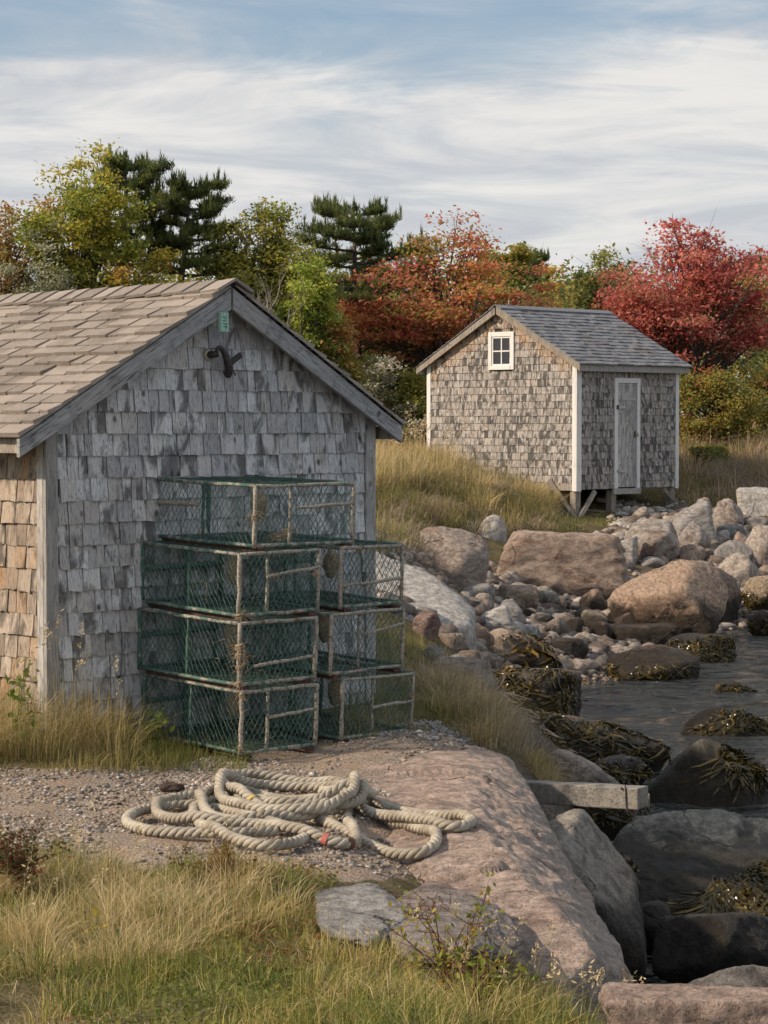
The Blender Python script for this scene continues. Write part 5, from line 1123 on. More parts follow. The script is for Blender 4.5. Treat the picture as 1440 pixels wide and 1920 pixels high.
def grass(name, label, parts, kind='stuff'):
    """parts: list of dicts, all joined into one stuff object"""
    Vs, Qs, Ts, Cs, n0 = [], [], [], [], 0
    for p in parts:
        pal = np.array(p['pal']); seed = p['seed']
        if 'tus' in p:                                        # tussocks: blades spring out from centres
            cx, cy, cz, r = sample(p['tus'], p['poly'], p['bbox'], seed, p.get('patch')); m = p['n'] // max(1, len(cx)); i = np.repeat(np.arange(len(cx)), m); rad = p.get('rad', .06); ox, oy = r.normal(0, rad, len(i)), r.normal(0, rad, len(i)); cs = r.uniform(.6, 1.15, len(cx))
            x, y = cx[i] + ox, cy[i] + oy; z = cz[i]; az = np.arctan2(oy, ox) + r.normal(0, .5, len(i)); lean = np.clip(r.normal(p.get('lean', .55), .38, len(i)), .03, 1.6); h = cs[i] * r.uniform(p['h'][0], p['h'][1], len(i)); cc = pal[(r.integers(0, len(pal), len(cx))[i] + (r.random(len(i)) < .45) * r.integers(0, len(pal), len(i))) % len(pal)]
        else:
            x, y, z, r = sample(p['n'], p['poly'], p['bbox'], seed, p.get('patch')); m = len(x); az = r.uniform(0, 6.28, m); lean = np.clip(r.normal(p.get('lean', .4), .42, m), .02, 1.6); h = p['h'][0] + (p['h'][1] - p['h'][0]) * r.random(m) ** 1.6; h *= 1 + .75 * fbm(np.stack([x, y, 0 * x], 1) * 2.1, seed + 2, 2)
            cn = fbm(np.stack([x, y, 0 * x], 1) * 1.6, seed + 5, 2); cc = pal[np.clip(((cn + 1) / 2 * len(pal) + r.normal(0, 1.1, m)).astype(int), 0, len(pal) - 1)]
        if not len(x): continue
        wind = p.get('wind', .10); az = np.where(r.random(len(az)) < wind, r.normal(.2, .5, len(az)), az)
        cc = cc * r.uniform(.8, 1.5, (len(x), 1)); wd = r.uniform(p['w'][0], p['w'][1], len(x)); V, Q, T, C = blades(x, y, z, h, wd, az, lean, cc, r, p.get('droop', .45)); Vs.append(V); Qs.append(Q + n0); Ts.append(T + n0); Cs.append(C); n0 += len(V)
        if p.get('heads'):                                     # seed heads on some tall stalks
            k = r.choice(len(x), min(len(x), p['heads']), False); hh = r.uniform(*p['hh'], len(k)); V, Q, T, C = blades(x[k], y[k], z[k], hh, np.full(len(k), p['w'][0] * .8), az[k], lean[k] * .55, np.tile(np.array(PG['straw'])[1], (len(k), 1)), r, .3)
            Vs.append(V); Qs.append(Q + n0); Ts.append(T + n0); Cs.append(C); n0 += len(V); tip = V.reshape(-1, 7, 3); hs = p.get('hs', 1.0)
            for j in range(len(k)):
                a, b_ = (tip[j, 2] + tip[j, 5]) / 2, tip[j, 6]; m = 18; t = r.uniform(.25, 1.05, m); c = a + (b_ - a) * t[:, None] + r.normal(0, .006 * hs, (m, 3)); d = (b_ - a) / np.linalg.norm(b_ - a); q = c + (d * .016 + r.normal(0, .007, (m, 3))) * hs + np.array([0, 0, -.006 * hs]); s = np.cross(q - c, r.normal(0, 1, (m, 3))); s /= np.linalg.norm(s, axis=1)[:, None]; s *= .0032 * hs
                md = (c + q) / 2; W = np.stack([c, md - s, q, md + s], 1).reshape(-1, 3); Vs.append(W); Qs.append(np.arange(m * 4).reshape(-1, 4) + n0); n0 += len(W); Cs.append(np.tile(np.array([.60, .49, .30]) * r.uniform(.8, 1.15), (len(W), 1)))
    o = link(name, mk_mesh(name, np.concatenate(Vs), [np.concatenate(Qs), np.concatenate(Ts)], M['grass'], True, colattr=np.concatenate(Cs))); tag(o, label, 'grass', kind=kind); return o
FG_ = [(-260, 1575), (90, 1592), (170, 1628), (380, 1618), (560, 1626), (640, 1655), (600, 1700), (640, 1755), (760, 1768), (930, 1790), (1090, 1850), (1140, 1990), (1140, 2100), (-260, 2100)]
FB = (-2.3, 1.1, 5.9, 10.6)
grass('meadow_grass', 'mixed straw and green grass in front of the path', [
    dict(n=30000, poly=FG_, bbox=FB, h=(.02, .085), w=(.002, .0042), pal=PG['mix'], seed=1, lean=.6, patch=(1.8, -.8, .35)),
    dict(n=9000, tus=300, poly=FG_, bbox=FB, patch=(1.3, -.6, .3), h=(.07, .16), w=(.0018, .0036), pal=PG['mix'], seed=2, rad=.035, lean=.55),
    dict(n=6000, tus=60, poly=[(-50, 1640), (520, 1640), (560, 1720), (430, 1830), (-50, 1830)], bbox=FB, h=(.13, .28), w=(.0014, .0028), pal=PG['straw'], seed=3, rad=.05, lean=.7, heads=26, hh=(.28, .42)),
    dict(n=2200, tus=34, poly=[(760, 1780), (1130, 1800), (1200, 1990), (760, 1990)], bbox=FB, h=(.10, .24), w=(.0014, .003), pal=PG['mix'], seed=4, rad=.04, lean=.6, heads=34, hh=(.22, .38)),
    dict(n=6000, tus=170, poly=FG_, bbox=FB, h=(.06, .17), w=(.003, .0055), pal=PG['green'], seed=5, rad=.035, lean=.5, patch=(1.1, -.2, .3)),
    dict(n=7000, poly=FG_, bbox=FB, h=(.02, .07), w=(.003, .006), pal=PG['green'], seed=6, lean=.7, patch=(1.3, -.1, .3)),
    dict(n=2500, poly=FG_, bbox=FB, h=(.08, .22), w=(.0018, .003), pal=PG['thatch'] + PG['straw'], seed=7, lean=1.4, droop=.9)])
grass('shed_side_grass', 'long green and straw grass at the sunlit shed corner', [
    dict(n=9000, poly=[(-260, 1290), (100, 1330), (280, 1372), (390, 1408), (330, 1438), (120, 1455), (-260, 1455)], bbox=(-3.2, -.6, 11.3, 14.5), h=(.05, .17), w=(.002, .0045), pal=PG['green'] + PG['olive'], seed=11),
    dict(n=6500, tus=70, poly=[(-260, 1300), (90, 1340), (250, 1375), (230, 1425), (-260, 1440)], bbox=(-3.2, -.6, 11.3, 14.5), h=(.18, .46), w=(.002, .0042), pal=PG['olive'] + PG['straw'][:2], seed=12, rad=.05, lean=.7),
    dict(n=500, tus=12, poly=[(-60, 1330), (120, 1340), (250, 1370), (240, 1425), (-60, 1440)], bbox=(-3.2, -.6, 11.3, 14.5), h=(.3, .6), w=(.0018, .003), pal=PG['straw'], seed=13, rad=.05, lean=.4, heads=13, hh=(.5, .86), hs=1.5)])
grass('lawn_grass', 'short green grass behind and under the trap stacks', [
    dict(n=9000, poly=[(690, 1150), (800, 1220), (960, 1330), (985, 1400), (900, 1392), (800, 1350), (700, 1392), (640, 1395), (610, 1280)], bbox=(-.9, 1.1, 12.4, 19), h=(.04, .16), w=(.002, .0045), pal=PG['green'] + PG['olive'], seed=14),
    dict(n=1500, poly=[(590, 1385), (800, 1365), (810, 1395), (640, 1415), (560, 1412)], bbox=(-.9, 1.1, 12, 14.5), h=(.02, .08), w=(.002, .004), pal=PG['green'], seed=15, patch=(5, -.4, .3)),
    dict(n=1200, poly=[(300, 1390), (480, 1390), (460, 1440), (300, 1435)], bbox=(-1.6, .2, 11.3, 13.2), h=(.02, .10), w=(.002, .004), pal=PG['green'], seed=16)])
grass('grass_tussock', 'pale straw tussocks drooping over the shore past the traps', [
    dict(n=9000, tus=60, poly=[(790, 1290), (850, 1290), (930, 1365), (960, 1410), (920, 1402), (830, 1350)], bbox=(.0, 1.3, 12.6, 18.5), h=(.18, .40), w=(.002, .004), pal=PG['straw'] + PG['thatch'], seed=17, rad=.07, lean=.75, droop=.6, heads=14, hh=(.4, .62)),
    dict(n=1800, tus=16, poly=[(975, 1400), (1060, 1430), (1050, 1470), (985, 1465)], bbox=(.6, 1.4, 12.6, 15.5), h=(.10, .26), w=(.002, .0038), pal=PG['olive'] + PG['straw'], seed=18, rad=.05, lean=.8, droop=.7),
    dict(n=1500, tus=16, poly=[(1000, 1500), (1060, 1520), (1100, 1610), (1040, 1590)], bbox=(.5, 1.4, 10.6, 13.6), h=(.10, .28), w=(.002, .0038), pal=PG['thatch'] + PG['straw'], seed=19, rad=.05, lean=1.0, droop=.9)])
BK = (-.6, 4.6, 22, 44)
grass('bank_grass', 'straw and olive grass on the bank below the far shed', [
    dict(n=26000, poly=[(560, 800), (800, 800), (890, 862), (1020, 915), (1040, 960), (1060, 1000), (1000, 1000), (900, 990), (800, 1000), (690, 1080), (560, 1080)], bbox=BK, h=(.12, .34), w=(.005, .011), pal=PG['olive'] + PG['mix'], seed=21, lean=.5),
    dict(n=15000, tus=150, poly=[(690, 860), (800, 860), (900, 900), (1010, 930), (1030, 985), (1000, 1003), (900, 1000), (790, 1020), (690, 1060)], bbox=BK, h=(.28, .55), w=(.005, .010), pal=PG['thatch'] + PG['olive'], seed=22, rad=.14, lean=.9, droop=.95),
    dict(n=9000, tus=80, poly=[(680, 830), (800, 830), (905, 880), (920, 905), (800, 915), (680, 930)], bbox=BK, h=(.35, .70), w=(.005, .009), pal=PG['straw'], seed=23, rad=.14, lean=.45, heads=90, hh=(.65, 1.0), hs=2.6),
    dict(n=2200, tus=10, poly=[(890, 915), (1050, 925), (1060, 960), (900, 960)], bbox=BK, h=(.3, .5), w=(.005, .010), pal=PG['straw'], seed=24, rad=.12, lean=.5)])
grass('slope_grass', 'thin grass and moss on the slope under the far shed', [dict(n=5000, poly=[(1040, 900), (1290, 900), (1300, 950), (1180, 985), (1060, 1000)], bbox=(2.4, 6.5, 33, 44), h=(.03, .10), w=(.005, .010), pal=PG['olive'] + PG['green'], seed=25)])
RB = (4.3, 11, 36, 52)
grass('field_grass', 'pinkish straw field grass beyond the far shed', [
    dict(n=16000, poly=[(1255, 800), (1440, 790), (1640, 780), (1640, 960), (1440, 930), (1350, 955), (1255, 945)], bbox=RB, h=(.15, .4), w=(.006, .012), pal=PG['olive'] + PG['pinkstraw'], seed=26),
    dict(n=12000, tus=120, poly=[(1265, 810), (1440, 800), (1640, 790), (1640, 920), (1440, 910), (1340, 925), (1265, 900)], bbox=RB, h=(.35, .65), w=(.006, .011), pal=PG['pinkstraw'], seed=27, rad=.16, lean=.6, heads=80, hh=(.6, .95), hs=2.6),
    dict(n=5000, tus=45, poly=[(1320, 880), (1440, 880), (1600, 880), (1600, 935), (1430, 940), (1330, 950)], bbox=RB, h=(.3, .5), w=(.006, .011), pal=PG['thatch'], seed=28, rad=.16, lean=.9, droop=.9)])

# trees ----------------------------------------------------------------
def leaf_quads(C, size, cols, r, flat=.6, asp=.62):
    n = len(C); nrm = r.normal(0, 1, (n, 3)); nrm[:, 2] = np.abs(nrm[:, 2]) + flat; nrm /= np.linalg.norm(nrm, axis=1)[:, None]; a = np.cross(nrm, r.normal(0, 1, (n, 3))); a /= np.linalg.norm(a, axis=1)[:, None] + 1e-9; b_ = np.cross(nrm, a); s = size * r.uniform(.6, 1.3, n)[:, None]
    V = np.stack([C - a * s * .55, C + b_ * s * asp * .5 - a * s * .02, C + a * s * .55 - nrm * s * .12, C - b_ * s * asp * .5 - a * s * .02], 1).reshape(-1, 3)
    return V, np.arange(n * 4).reshape(-1, 4), np.repeat(cols, 4, 0)
RED = [(.36, .095, .085), (.42, .15, .12), (.28, .07, .065), (.46, .21, .16), (.26, .12, .07), (.38, .12, .10)]
ORG = [(.38, .15, .075), (.38, .20, .075), (.34, .12, .075), (.28, .20, .06), (.43, .19, .12), (.25, .18, .055)]
YGR = [(.24, .25, .05), (.31, .28, .05), (.17, .21, .045), (.36, .30, .055), (.14, .18, .04)]
OLV = [(.16, .17, .045), (.24, .21, .06), (.12, .145, .04), (.29, .24, .065), (.19, .185, .05)]
DRK = [(.06, .085, .03), (.085, .115, .04), (.12, .14, .045), (.075, .09, .035)]
GRG = [(.19, .21, .13), (.26, .27, .19), (.13, .15, .08), (.32, .32, .25)]
GLD = [(.38, .30, .05), (.44, .35, .07), (.30, .26, .06), (.22, .22, .06)]
BRG = [(.22, .28, .05), (.30, .34, .07), (.16, .21, .04), (.36, .36, .08)]
BRO = [(.28, .15, .06), (.24, .17, .06), (.32, .20, .065), (.19, .17, .055), (.28, .10, .06)]
def bezier(p0, p1, p2, n=5):
    t = np.linspace(0, 1, n)[:, None]; return (1 - t) ** 2 * p0 + 2 * t * (1 - t) * p1 + t * t * p2
def tree(name, label, px, hw, top, bottom, Y, pal, n, size, seed, clumps=70, cz=.55, cr=.24, cat='tree', trunk=None, trunk_r=.06, shell=.55, group=None, wood_mat='bark', noleaf=False, twig=0, lobes=None):
    Y = Y if Y > 43 else 42 + (Y - 33) * .1; n = int(n * 1.75); size *= .80; clumps = int(clumps * 1.1)
    r = np.random.default_rng(seed); s = Y / FPX; X = at(px, top, Y)[0]; gz0 = gz(X, Y); zt = at(px, top, Y)[2]; zb = max(at(px, bottom, Y)[2], gz0 + .05); rx = hw * s; rz = (zt - zb) / 2; zc = (zt + zb) / 2
    o = empty(name, (X, Y, gz0), 0, label, cat, group); off = np.array([X, Y, gz0])
    nl = max(7, clumps // 6); th0 = (zt - gz0); C = []; S = []
    for k in range(nl):                                        # limbs reach out from the trunk and carry sprays with gaps between
        az = k * 2.4 + r.normal(0, .35); el = math.asin(np.clip(r.uniform(-.35, 1.0), -1, 1)); q = r.uniform(.68, 1.18) * np.array([math.cos(el) * math.cos(az) * rx, math.cos(el) * math.sin(az) * rx * .75, math.sin(el) * rz]); q[2] += zc - gz0
        if cat == 'shrub': fz = r.random() ** .8; q = np.array([math.cos(az) * rx, math.sin(az) * rx * .75, 0]) * math.sqrt(max(.06, 1 - fz ** 2.2)) * r.uniform(.55, 1.1); q[2] = .12 + fz * (zt - gz0 - .12) * r.uniform(.85, 1.08)
        st = np.array([q[0] * .08, q[1] * .08, max(.1, min(q[2] * r.uniform(.35, .6), th0 * .6))])
        for t in np.linspace(.45, 1.05, 6):
            pnt = st + (q - st) * t + np.array([0, 0, .10 * rz * math.sin(t * 3)]); C.append(pnt + r.normal(0, 1, 3) * np.array([.15 * rx, .15 * rx, .06 * rz])); S.append(st)
    C = np.array(C); cr = cr * (.62 + .38 * min(1.2, rx / 1.4))
    if lobes:
        for lx, lt, lw in lobes:                             # extra spires (pixel x, top, half width)
            k = 9; zz = np.linspace(.2, .97, k); zl = at(lx, lt, Y)[2] - gz0; C = np.vstack([C, np.stack([(lx - px) * s + r.normal(0, lw * s, k) * (1.05 - zz), r.normal(0, .2, k), zl * .72 + zl * .28 * zz], 1)])
    C[:, 2] = np.maximum(C[:, 2], .12); wb = MB(); th = trunk if trunk else .55; tp = np.stack([r.normal(0, .05, 5).cumsum(), r.normal(0, .05, 5).cumsum(), np.linspace(-.1, (zt - gz0) * .82, 5)], 1); tp[0, :2] = 0
    wb.tube(tp, trunk_r * np.array([1.2, 1, .8, .5, .2]), 7); h = tp[-1, 2]; zq = tp[:, 2]
    for c in C:
        z0 = np.clip(c[2] * r.uniform(.35, .75), .05, h); p0 = np.array([np.interp(z0, zq, tp[:, 0]), np.interp(z0, zq, tp[:, 1]), z0]); md = p0 + (c - p0) * .5 + np.array([0, 0, -.08 * np.linalg.norm(c[:2]) + r.normal(0, .05)]) + r.normal(0, .06, 3)
        L = np.linalg.norm(c - p0); wb.tube(bezier(p0, md, c + (c - p0) * .08, 5), trunk_r * np.array([.42, .34, .26, .17, .08]) * min(1, .5 + L / 3), 4, False)
        for _ in range(twig):
            e = c + r.normal(0, 1, 3) * np.array([cr, cr, cr * .9]) * 1.1; wb.tube(bezier(c * .55 + p0 * .45, c, e, 4), trunk_r * np.array([.16, .12, .08, .03]), 3, False)
    wb.build('trunk', M[wood_mat], o, True)
    if noleaf: return o
    i = r.integers(0, len(C), n); cs = r.uniform(.65, 1.3, len(C)); g = r.normal(0, 1, (n, 3)) * np.array([1, 1, cz]) * cr * .85 * cs[i][:, None]; P = C[i] + g.clip(-2.1 * cr, 2.1 * cr); P[:, 2] = np.maximum(P[:, 2], .03)
    pal = np.array(pal); ci = r.integers(0, len(pal), len(C)); cc = pal[np.where(r.random(n) < .55, ci[i], r.integers(0, len(pal), n))] * r.uniform(1.25, 2.05, (n, 1))
    V, F, K = leaf_quads(P, size, cc, r); link('crown', mk_mesh('crown', V, F, M['leaf'], False, colattr=K), o); return o
def bare_tree(name, label, px, top, Y, seed, spread=.55, mat='bark_pale', r0=.05):
    r = np.random.default_rng(seed); X = at(px, top, Y)[0]; g0 = gz(X, Y); H = at(px, top, Y)[2] - g0; o = empty(name, (X, Y, g0), 0, label, 'tree')
    def grow(mb, p, d, L, rad, dep):
        pts = [p]; 
        for _ in range(4): d = d + r.normal(0, .13, 3) + np.array([0, 0, .05]); d /= np.linalg.norm(d); pts.append(pts[-1] + d * L / 4)
        mb.tube(pts, np.linspace(rad, rad * .55, 5), 5 if dep > 2 else 3, False)
        if dep > 0:
            for _ in range(r.integers(2, 4)):
                nd = d + r.normal(0, spread, 3) * np.array([1, .8, .6]); nd[2] = max(nd[2], -.05); nd /= np.linalg.norm(nd); grow(mb, pts[r.integers(2, 5)], nd, L * r.uniform(.55, .8), rad * .55, dep - 1)
    mb = MB(); grow(mb, np.zeros(3), np.array([.05, 0, 1.0]), H * .42, r0, 1); mb.build('trunk', M[mat], o, True)
    mb = MB(); base = np.array([.04, 0, H * .36])
    for k in range(4):
        d = np.array([math.cos(k * 1.7 + seed) * .65, math.sin(k * 1.7) * .5, .9]); grow(mb, base * r.uniform(.7, 1.1), d / np.linalg.norm(d), H * .26, r0 * .6, 4)
    mb.build('limbs', M[mat], o, True); return o
def pine(name, label, px, hw, top, bottom, Y, seed, n_br=26, tone=1.0, flat_top=.6):
    Y = max(Y, 44)
    r = np.random.default_rng(seed); s = Y / FPX; X = at(px, top, Y)[0]; g0 = gz(X, Y); zt = at(px, top, Y)[2] - g0; zb = at(px, bottom, Y)[2] - g0; R_ = hw * s
    o = empty(name, (X, Y, g0), 0, label, 'tree', None); wb = MB(); tp = np.stack([r.normal(0, .07, 6).cumsum(), r.normal(0, .07, 6).cumsum(), np.linspace(-.1, zt * .95, 6)], 1); tp[0, :2] = 0; wb.tube(tp, np.array([.12, .11, .09, .07, .05, .02]), 8); tips = []
    for k in range(n_br):
        f = (k + r.random()) / n_br; z0 = zb + (zt - zb) * .92 * f; prof = (1 - .45 * f ** 2.2) * r.choice([.6, .85, 1.05, 1.25]); az = k * 2.4 + r.normal(0, .3); L = R_ * prof; p0 = np.array([np.interp(z0, tp[:, 2], tp[:, 0]), np.interp(z0, tp[:, 2], tp[:, 1]), z0]); d = np.array([math.cos(az), math.sin(az) * .85, 0]); rise = r.uniform(-.02, .30) * L
        e = p0 + d * L + np.array([0, 0, rise]); b_ = bezier(p0, p0 + d * L * .55 + np.array([0, 0, -.04 * L]), e, 7); wb.tube(b_, np.linspace(.035, .012, 7), 5, False)
        for t in np.linspace(.35, 1, 7):
            q = b_[int(round(t * 6))]
            for sgn in (-1, 1):
                sl_ = L * .42 * (1.15 - .6 * t) * r.uniform(.5, 1.2) + .06; a2 = az + sgn * r.uniform(.4, 1.2); e2 = q + np.array([math.cos(a2), math.sin(a2), 0]) * sl_ + np.array([0, 0, r.uniform(.02, .22) * sl_ + .03]); wb.tube(bezier(q, (q + e2) / 2 - np.array([0, 0, .03]), e2, 4), np.array([.012, .010, .008, .005]), 3, False)
                for u in (.4, .7, 1.0): tips.append((q + (e2 - q) * u, u))
            tips.append((q + np.array([0, 0, .05]), .6))
    for _ in range(10): tips.append((tp[-1] + r.normal(0, .10, 3) + np.array([0, 0, -.02]), 1.0))
    wb.build('trunk', M['bark'], o, True); T = np.array([t[0] for t in tips]); m = len(T); nn = 26; c = np.repeat(T, nn, 0) + r.normal(0, .035, (m * nn, 3)); N = m * nn
    dv = r.normal(0, 1, (N, 3)); dv[:, 2] = np.abs(dv[:, 2]) * .8 + .55; dv /= np.linalg.norm(dv, axis=1)[:, None]; ln = r.uniform(.07, .15, N)[:, None]; up = (r.random(m) < .16); k = np.repeat(up, nn); dv[k] = dv[k] * .45 + np.array([0, 0, 1]); c[k, 2] += r.uniform(0, .16, k.sum()); c[k, :2] = np.repeat(T[up], nn, 0)[:, :2] + r.normal(0, .012, (k.sum(), 2))
    sd = np.cross(dv, r.normal(0, 1, (N, 3))); sd /= np.linalg.norm(sd, axis=1)[:, None]; w_ = .0095; V = np.stack([c - sd * w_, c + sd * w_, c + dv * ln], 1).reshape(-1, 3)
    pal = np.array([(.11, .15, .05), (.15, .19, .06), (.08, .115, .04), (.20, .22, .07)]) * tone; cc = np.repeat(np.repeat(pal[r.integers(0, 4, m)], nn, 0) * r.uniform(.75, 1.25, (N, 1)), 3, 0)
    link('crown', mk_mesh('crown', V, np.arange(N * 3).reshape(-1, 3), M['leaf'], False, colattr=cc), o); return o
pine('pine_tree', 'tallest pine, its top above the yellowing tree', 225, 105, 286, 500, 40, 1, 26)
pine('pine_tree', 'dark spreading pine just right of the tallest pine', 356, 84, 330, 520, 41, 2, 22)
pine('pine_tree', 'broad pine behind the orange maple', 672, 138, 378, 590, 47, 3, 28)
pine('pine_tree', 'small distant pine on the skyline over the far shed', 1000, 36, 472, 540, 78, 4, 18)
pine('pine_tree', 'dark distant pine half hidden by the red maple', 1385, 60, 486, 620, 60, 5, 22, .9)
tree('birch_tree', 'yellow green leafy tree in front of the tallest pine', 150, 92, 322, 540, 37, YGR, 9000, .10, 11, 80, cr=.22)
tree('sumac_bush', 'orange brown bushy tree beside the picture edge', 15, 92, 374, 560, 38, BRO + OLV[:2], 8000, .10, 12, 70, cat='shrub')
tree('willow_bush', 'grey green dense bush just above the shed roof', 85, 105, 446, 600, 33, GRG, 9000, .075, 13, 80, cr=.20, cat='shrub')
tree('alder_bush', 'golden green bush above the tan roof', 262, 108, 428, 600, 34.5, YGR + GLD[:2] + BRO[:1], 10000, .09, 14, 85, cr=.20, cat='shrub')
tree('rose_bush', 'dark red leaved bush amid the golden green one', 205, 44, 480, 560, 34, [(.30, .04, .045), (.22, .05, .04), (.16, .12, .05)], 1500, .08, 15, 20, cr=.13, cat='shrub')
tree('cherry_tree', 'loose yellow olive tree between the pines', 505, 92, 396, 650, 44, YGR[:3] + OLV, 9500, .10, 16, 85, cr=.24, lobes=[(525, 398, 18), (455, 420, 16)])
tree('oak_bush', 'dark green bush behind the near roof peak', 430, 70, 436, 640, 46, DRK + OLV[:2], 7000, .11, 17, 60, cat='shrub')
bare_tree('dead_tree', 'bare grey tree with pale limbs by the roof peak', 508, 450, 41.7, 18, r0=.06)
tree('poplar_sapling', 'bright green sapling right of the roof peak', 572, 62, 512, 720, 39, BRG, 5500, .10, 19, 50, cr=.17, lobes=[(590, 512, 10), (610, 525, 10)])
tree('rowan_bush', 'orange tinged olive bush beneath the orange maple', 632, 70, 566, 730, 38.5, OLV + ORG[:3] + YGR[:2], 6000, .095, 20, 55, cr=.18, cat='shrub')
tree('maple_tree', 'orange red maple behind the far shed gable', 825, 168, 446, 720, 46, ORG + RED[:1] + YGR[:1] + ORG[:2], 10500, .115, 21, 120, cz=.30, cr=.28, lobes=[(800, 446, 20), (880, 440, 12), (690, 560, 20)], twig=1)
tree('spruce_bush', 'dark green thicket bush under the orange maple', 720, 125, 536, 770, 47.5, DRK, 9000, .12, 22, 80, cat='shrub')
tree('bayberry_bush', 'olive bush with pale flower heads behind the roof end', 722, 82, 652, 810, 40.5, OLV[1:4] + GRG + [(.50, .46, .38), (.55, .50, .42)], 9500, .075, 23, 80, cr=.17, cat='shrub')
tree('huckleberry_bush', 'yellow olive bush touching the far shed side', 778, 55, 705, 850, 42, OLV + YGR[:2], 5500, .075, 24, 55, cr=.16, cat='shrub')
tree('maple_tree', 'crimson maple behind the far shed roof', 1300, 162, 452, 740, 47, RED, 13000, .115, 25, 140, cz=.32, cr=.27, lobes=[(1262, 416, 14), (1322, 436, 14), (1170, 545, 22), (1412, 540, 24)], twig=1)
bare_tree('dead_tree', 'bare twiggy tree poking above the crimson maple', 1212, 425, 47.5, 26, mat='bark', r0=.045)
tree('cedar_bush', 'dark cedar like bush over the far shed ridge', 1110, 75, 505, 640, 53, DRK + OLV[:2], 7000, .12, 27, 60, cat='shrub')
tree('birch_tree', 'green yellow tree left of the far shed peak', 958, 52, 470, 640, 57, YGR[2:] + OLV, 5500, .13, 28, 45)
tree('aspen_tree', 'bright yellow tree beyond the far shed ridge', 1045, 48, 510, 620, 60, GLD, 4500, .13, 29, 40)
tree('aspen_tree', 'sparse olive tree with bare top near the crimson maple', 1150, 60, 478, 620, 58, OLV + YGR[:1], 5600, .11, 30, 60, cr=.20, twig=1)
tree('birch_tree', 'yellow green tree at the picture edge past the maple', 1445, 52, 470, 680, 56, YGR, 5500, .13, 31, 45)
tree('huckleberry_bush', 'red specked olive bush right of the far shed', 1335, 88, 690, 850, 44.5, OLV + OLV + [(.32, .10, .05)], 9500, .08, 32, 85, cr=.19, cat='shrub')
tree('bayberry_bush', 'olive bush with whitish sprigs at the picture edge', 1450, 95, 694, 850, 46, OLV + GRG[:1] + [(.30, .15, .06)], 9000, .08, 33, 85, cr=.19, cat='shrub')
tree('heath_bush', 'low green bush in the field beside the far shed', 1330, 50, 838, 900, 41.5, OLV + DRK[:2], 3000, .06, 34, 36, cr=.12, cat='shrub')
def thicket(name, label, rows, pal, seed):
    r = np.random.default_rng(seed); Vs, Fs, Ks, n0 = [], [], [], 0; pal = np.array(pal)
    for (p0, p1, Y, topf, n, size, ncl) in rows:
        cp = r.uniform(p0, p1, ncl); cy = Y + r.uniform(-1.5, 3, ncl); X = (cp - 720) / FPX * cy; g = ground(X, cy); tt = np.array([topf(a) for a in cp]) + r.normal(0, 14, ncl); zt = 1.9 + (790 - tt) * cy / FPX; fr = r.random(ncl) ** .7; Z = g + .1 + (zt - g - .3) * fr
        i = r.integers(0, ncl, n); P = np.stack([X, cy, Z], 1)[i] + r.normal(0, 1, (n, 3)) * np.array([.38, .38, .26]) * (size / .12) ** .4; ci = r.integers(0, len(pal), ncl); cc = pal[np.where(r.random(n) < .6, ci[i], r.integers(0, len(pal), n))] * r.uniform(1.2, 2.2, (n, 1)); V, F, K = leaf_quads(P, size, cc, r); Vs.append(V); Fs.append(F + n0); Ks.append(K); n0 += len(V)
    o = link(name, mk_mesh(name, np.concatenate(Vs), np.concatenate(Fs), M['leaf'], False, colattr=np.concatenate(Ks))); tag(o, label, 'thicket', kind='stuff')
thicket('thicket', 'tangled dark coastal thicket behind the trees', [(-500, 1900, 50, lambda a: 560 + 40 * math.sin(a / 90) + (40 if a > 900 else 0), 42000, .14, 900), (-600, 2000, 56, lambda a: 520 + 22 * math.sin(a / 70 + 1), 30000, .17, 700)], DRK + OLV, 61)
thicket('distant_woods', 'distant mixed woods along the skyline', [(-900, 2300, 82, lambda a: 500 + 12 * math.sin(a / 40) + 8 * math.sin(a / 17), 52000, .17, 1500)], OLV + YGR[:2] + DRK + GLD[2:], 62)

# small plants ------------------------------------------------------------
def plant(name, label, px, py, h, spread, n_stem, pal, leaf, n_leaf, seed, stem_col=(.16, .075, .05), bend=.4, cat='plant', Y=None, berries=0):
    r = np.random.default_rng(seed); Yb = Y or march(px, py, 6); X = at(px, py, Yb)[0]; g = gz(X, Yb); o = empty(name, (X, Yb, g), 0, label, cat); sb = MB(); P = []
    for _ in range(n_stem):
        a = r.uniform(0, 6.28); L = h * r.uniform(.55, 1.1); e = np.array([math.cos(a), math.sin(a), 0]) * spread * r.uniform(.2, 1) + np.array([0, 0, L]); s0 = r.normal(0, .02, 3) * [1, 1, 0]; b_ = bezier(s0, s0 + np.array([0, 0, L * .6]) + r.normal(0, bend * .1, 3), e, 6); sb.tube(b_, np.linspace(.0035, .0012, 6), 4, False)
        for k in range(3):
            q = b_[r.integers(2, 6)]; e2 = q + r.normal(0, .06, 3) * h / .35 + np.array([0, 0, .03]); sb.tube([q, (q + e2) / 2 + r.normal(0, .008, 3), e2], [.002, .0016, .0009], 3, False); P += [q + (e2 - q) * t for t in np.linspace(.3, 1, 5)]
        P += [b_[j] for j in (3, 4, 5)]
    sb.build('stem', plain('stem_' + name + str(seed), stem_col, .8), o, True); P = np.array(P); i = r.integers(0, len(P), n_leaf); C = P[i] + r.normal(0, leaf * .6, (n_leaf, 3)); pal = np.array(pal); V, F, K = leaf_quads(C, leaf, pal[r.integers(0, len(pal), n_leaf)] * r.uniform(.8, 1.2, (n_leaf, 1)), r, .4); link('leaves', mk_mesh('leaves', V, F, M['leaf'], False, colattr=K), o)
    return o
plant('wild_rose', 'wild rose with red brown stems and yellow green leaves, below the ledge', 850, 1890, .34, .22, 16, BRG + GLD[:2] + [(.42, .30, .05)], .022, 420, 1)
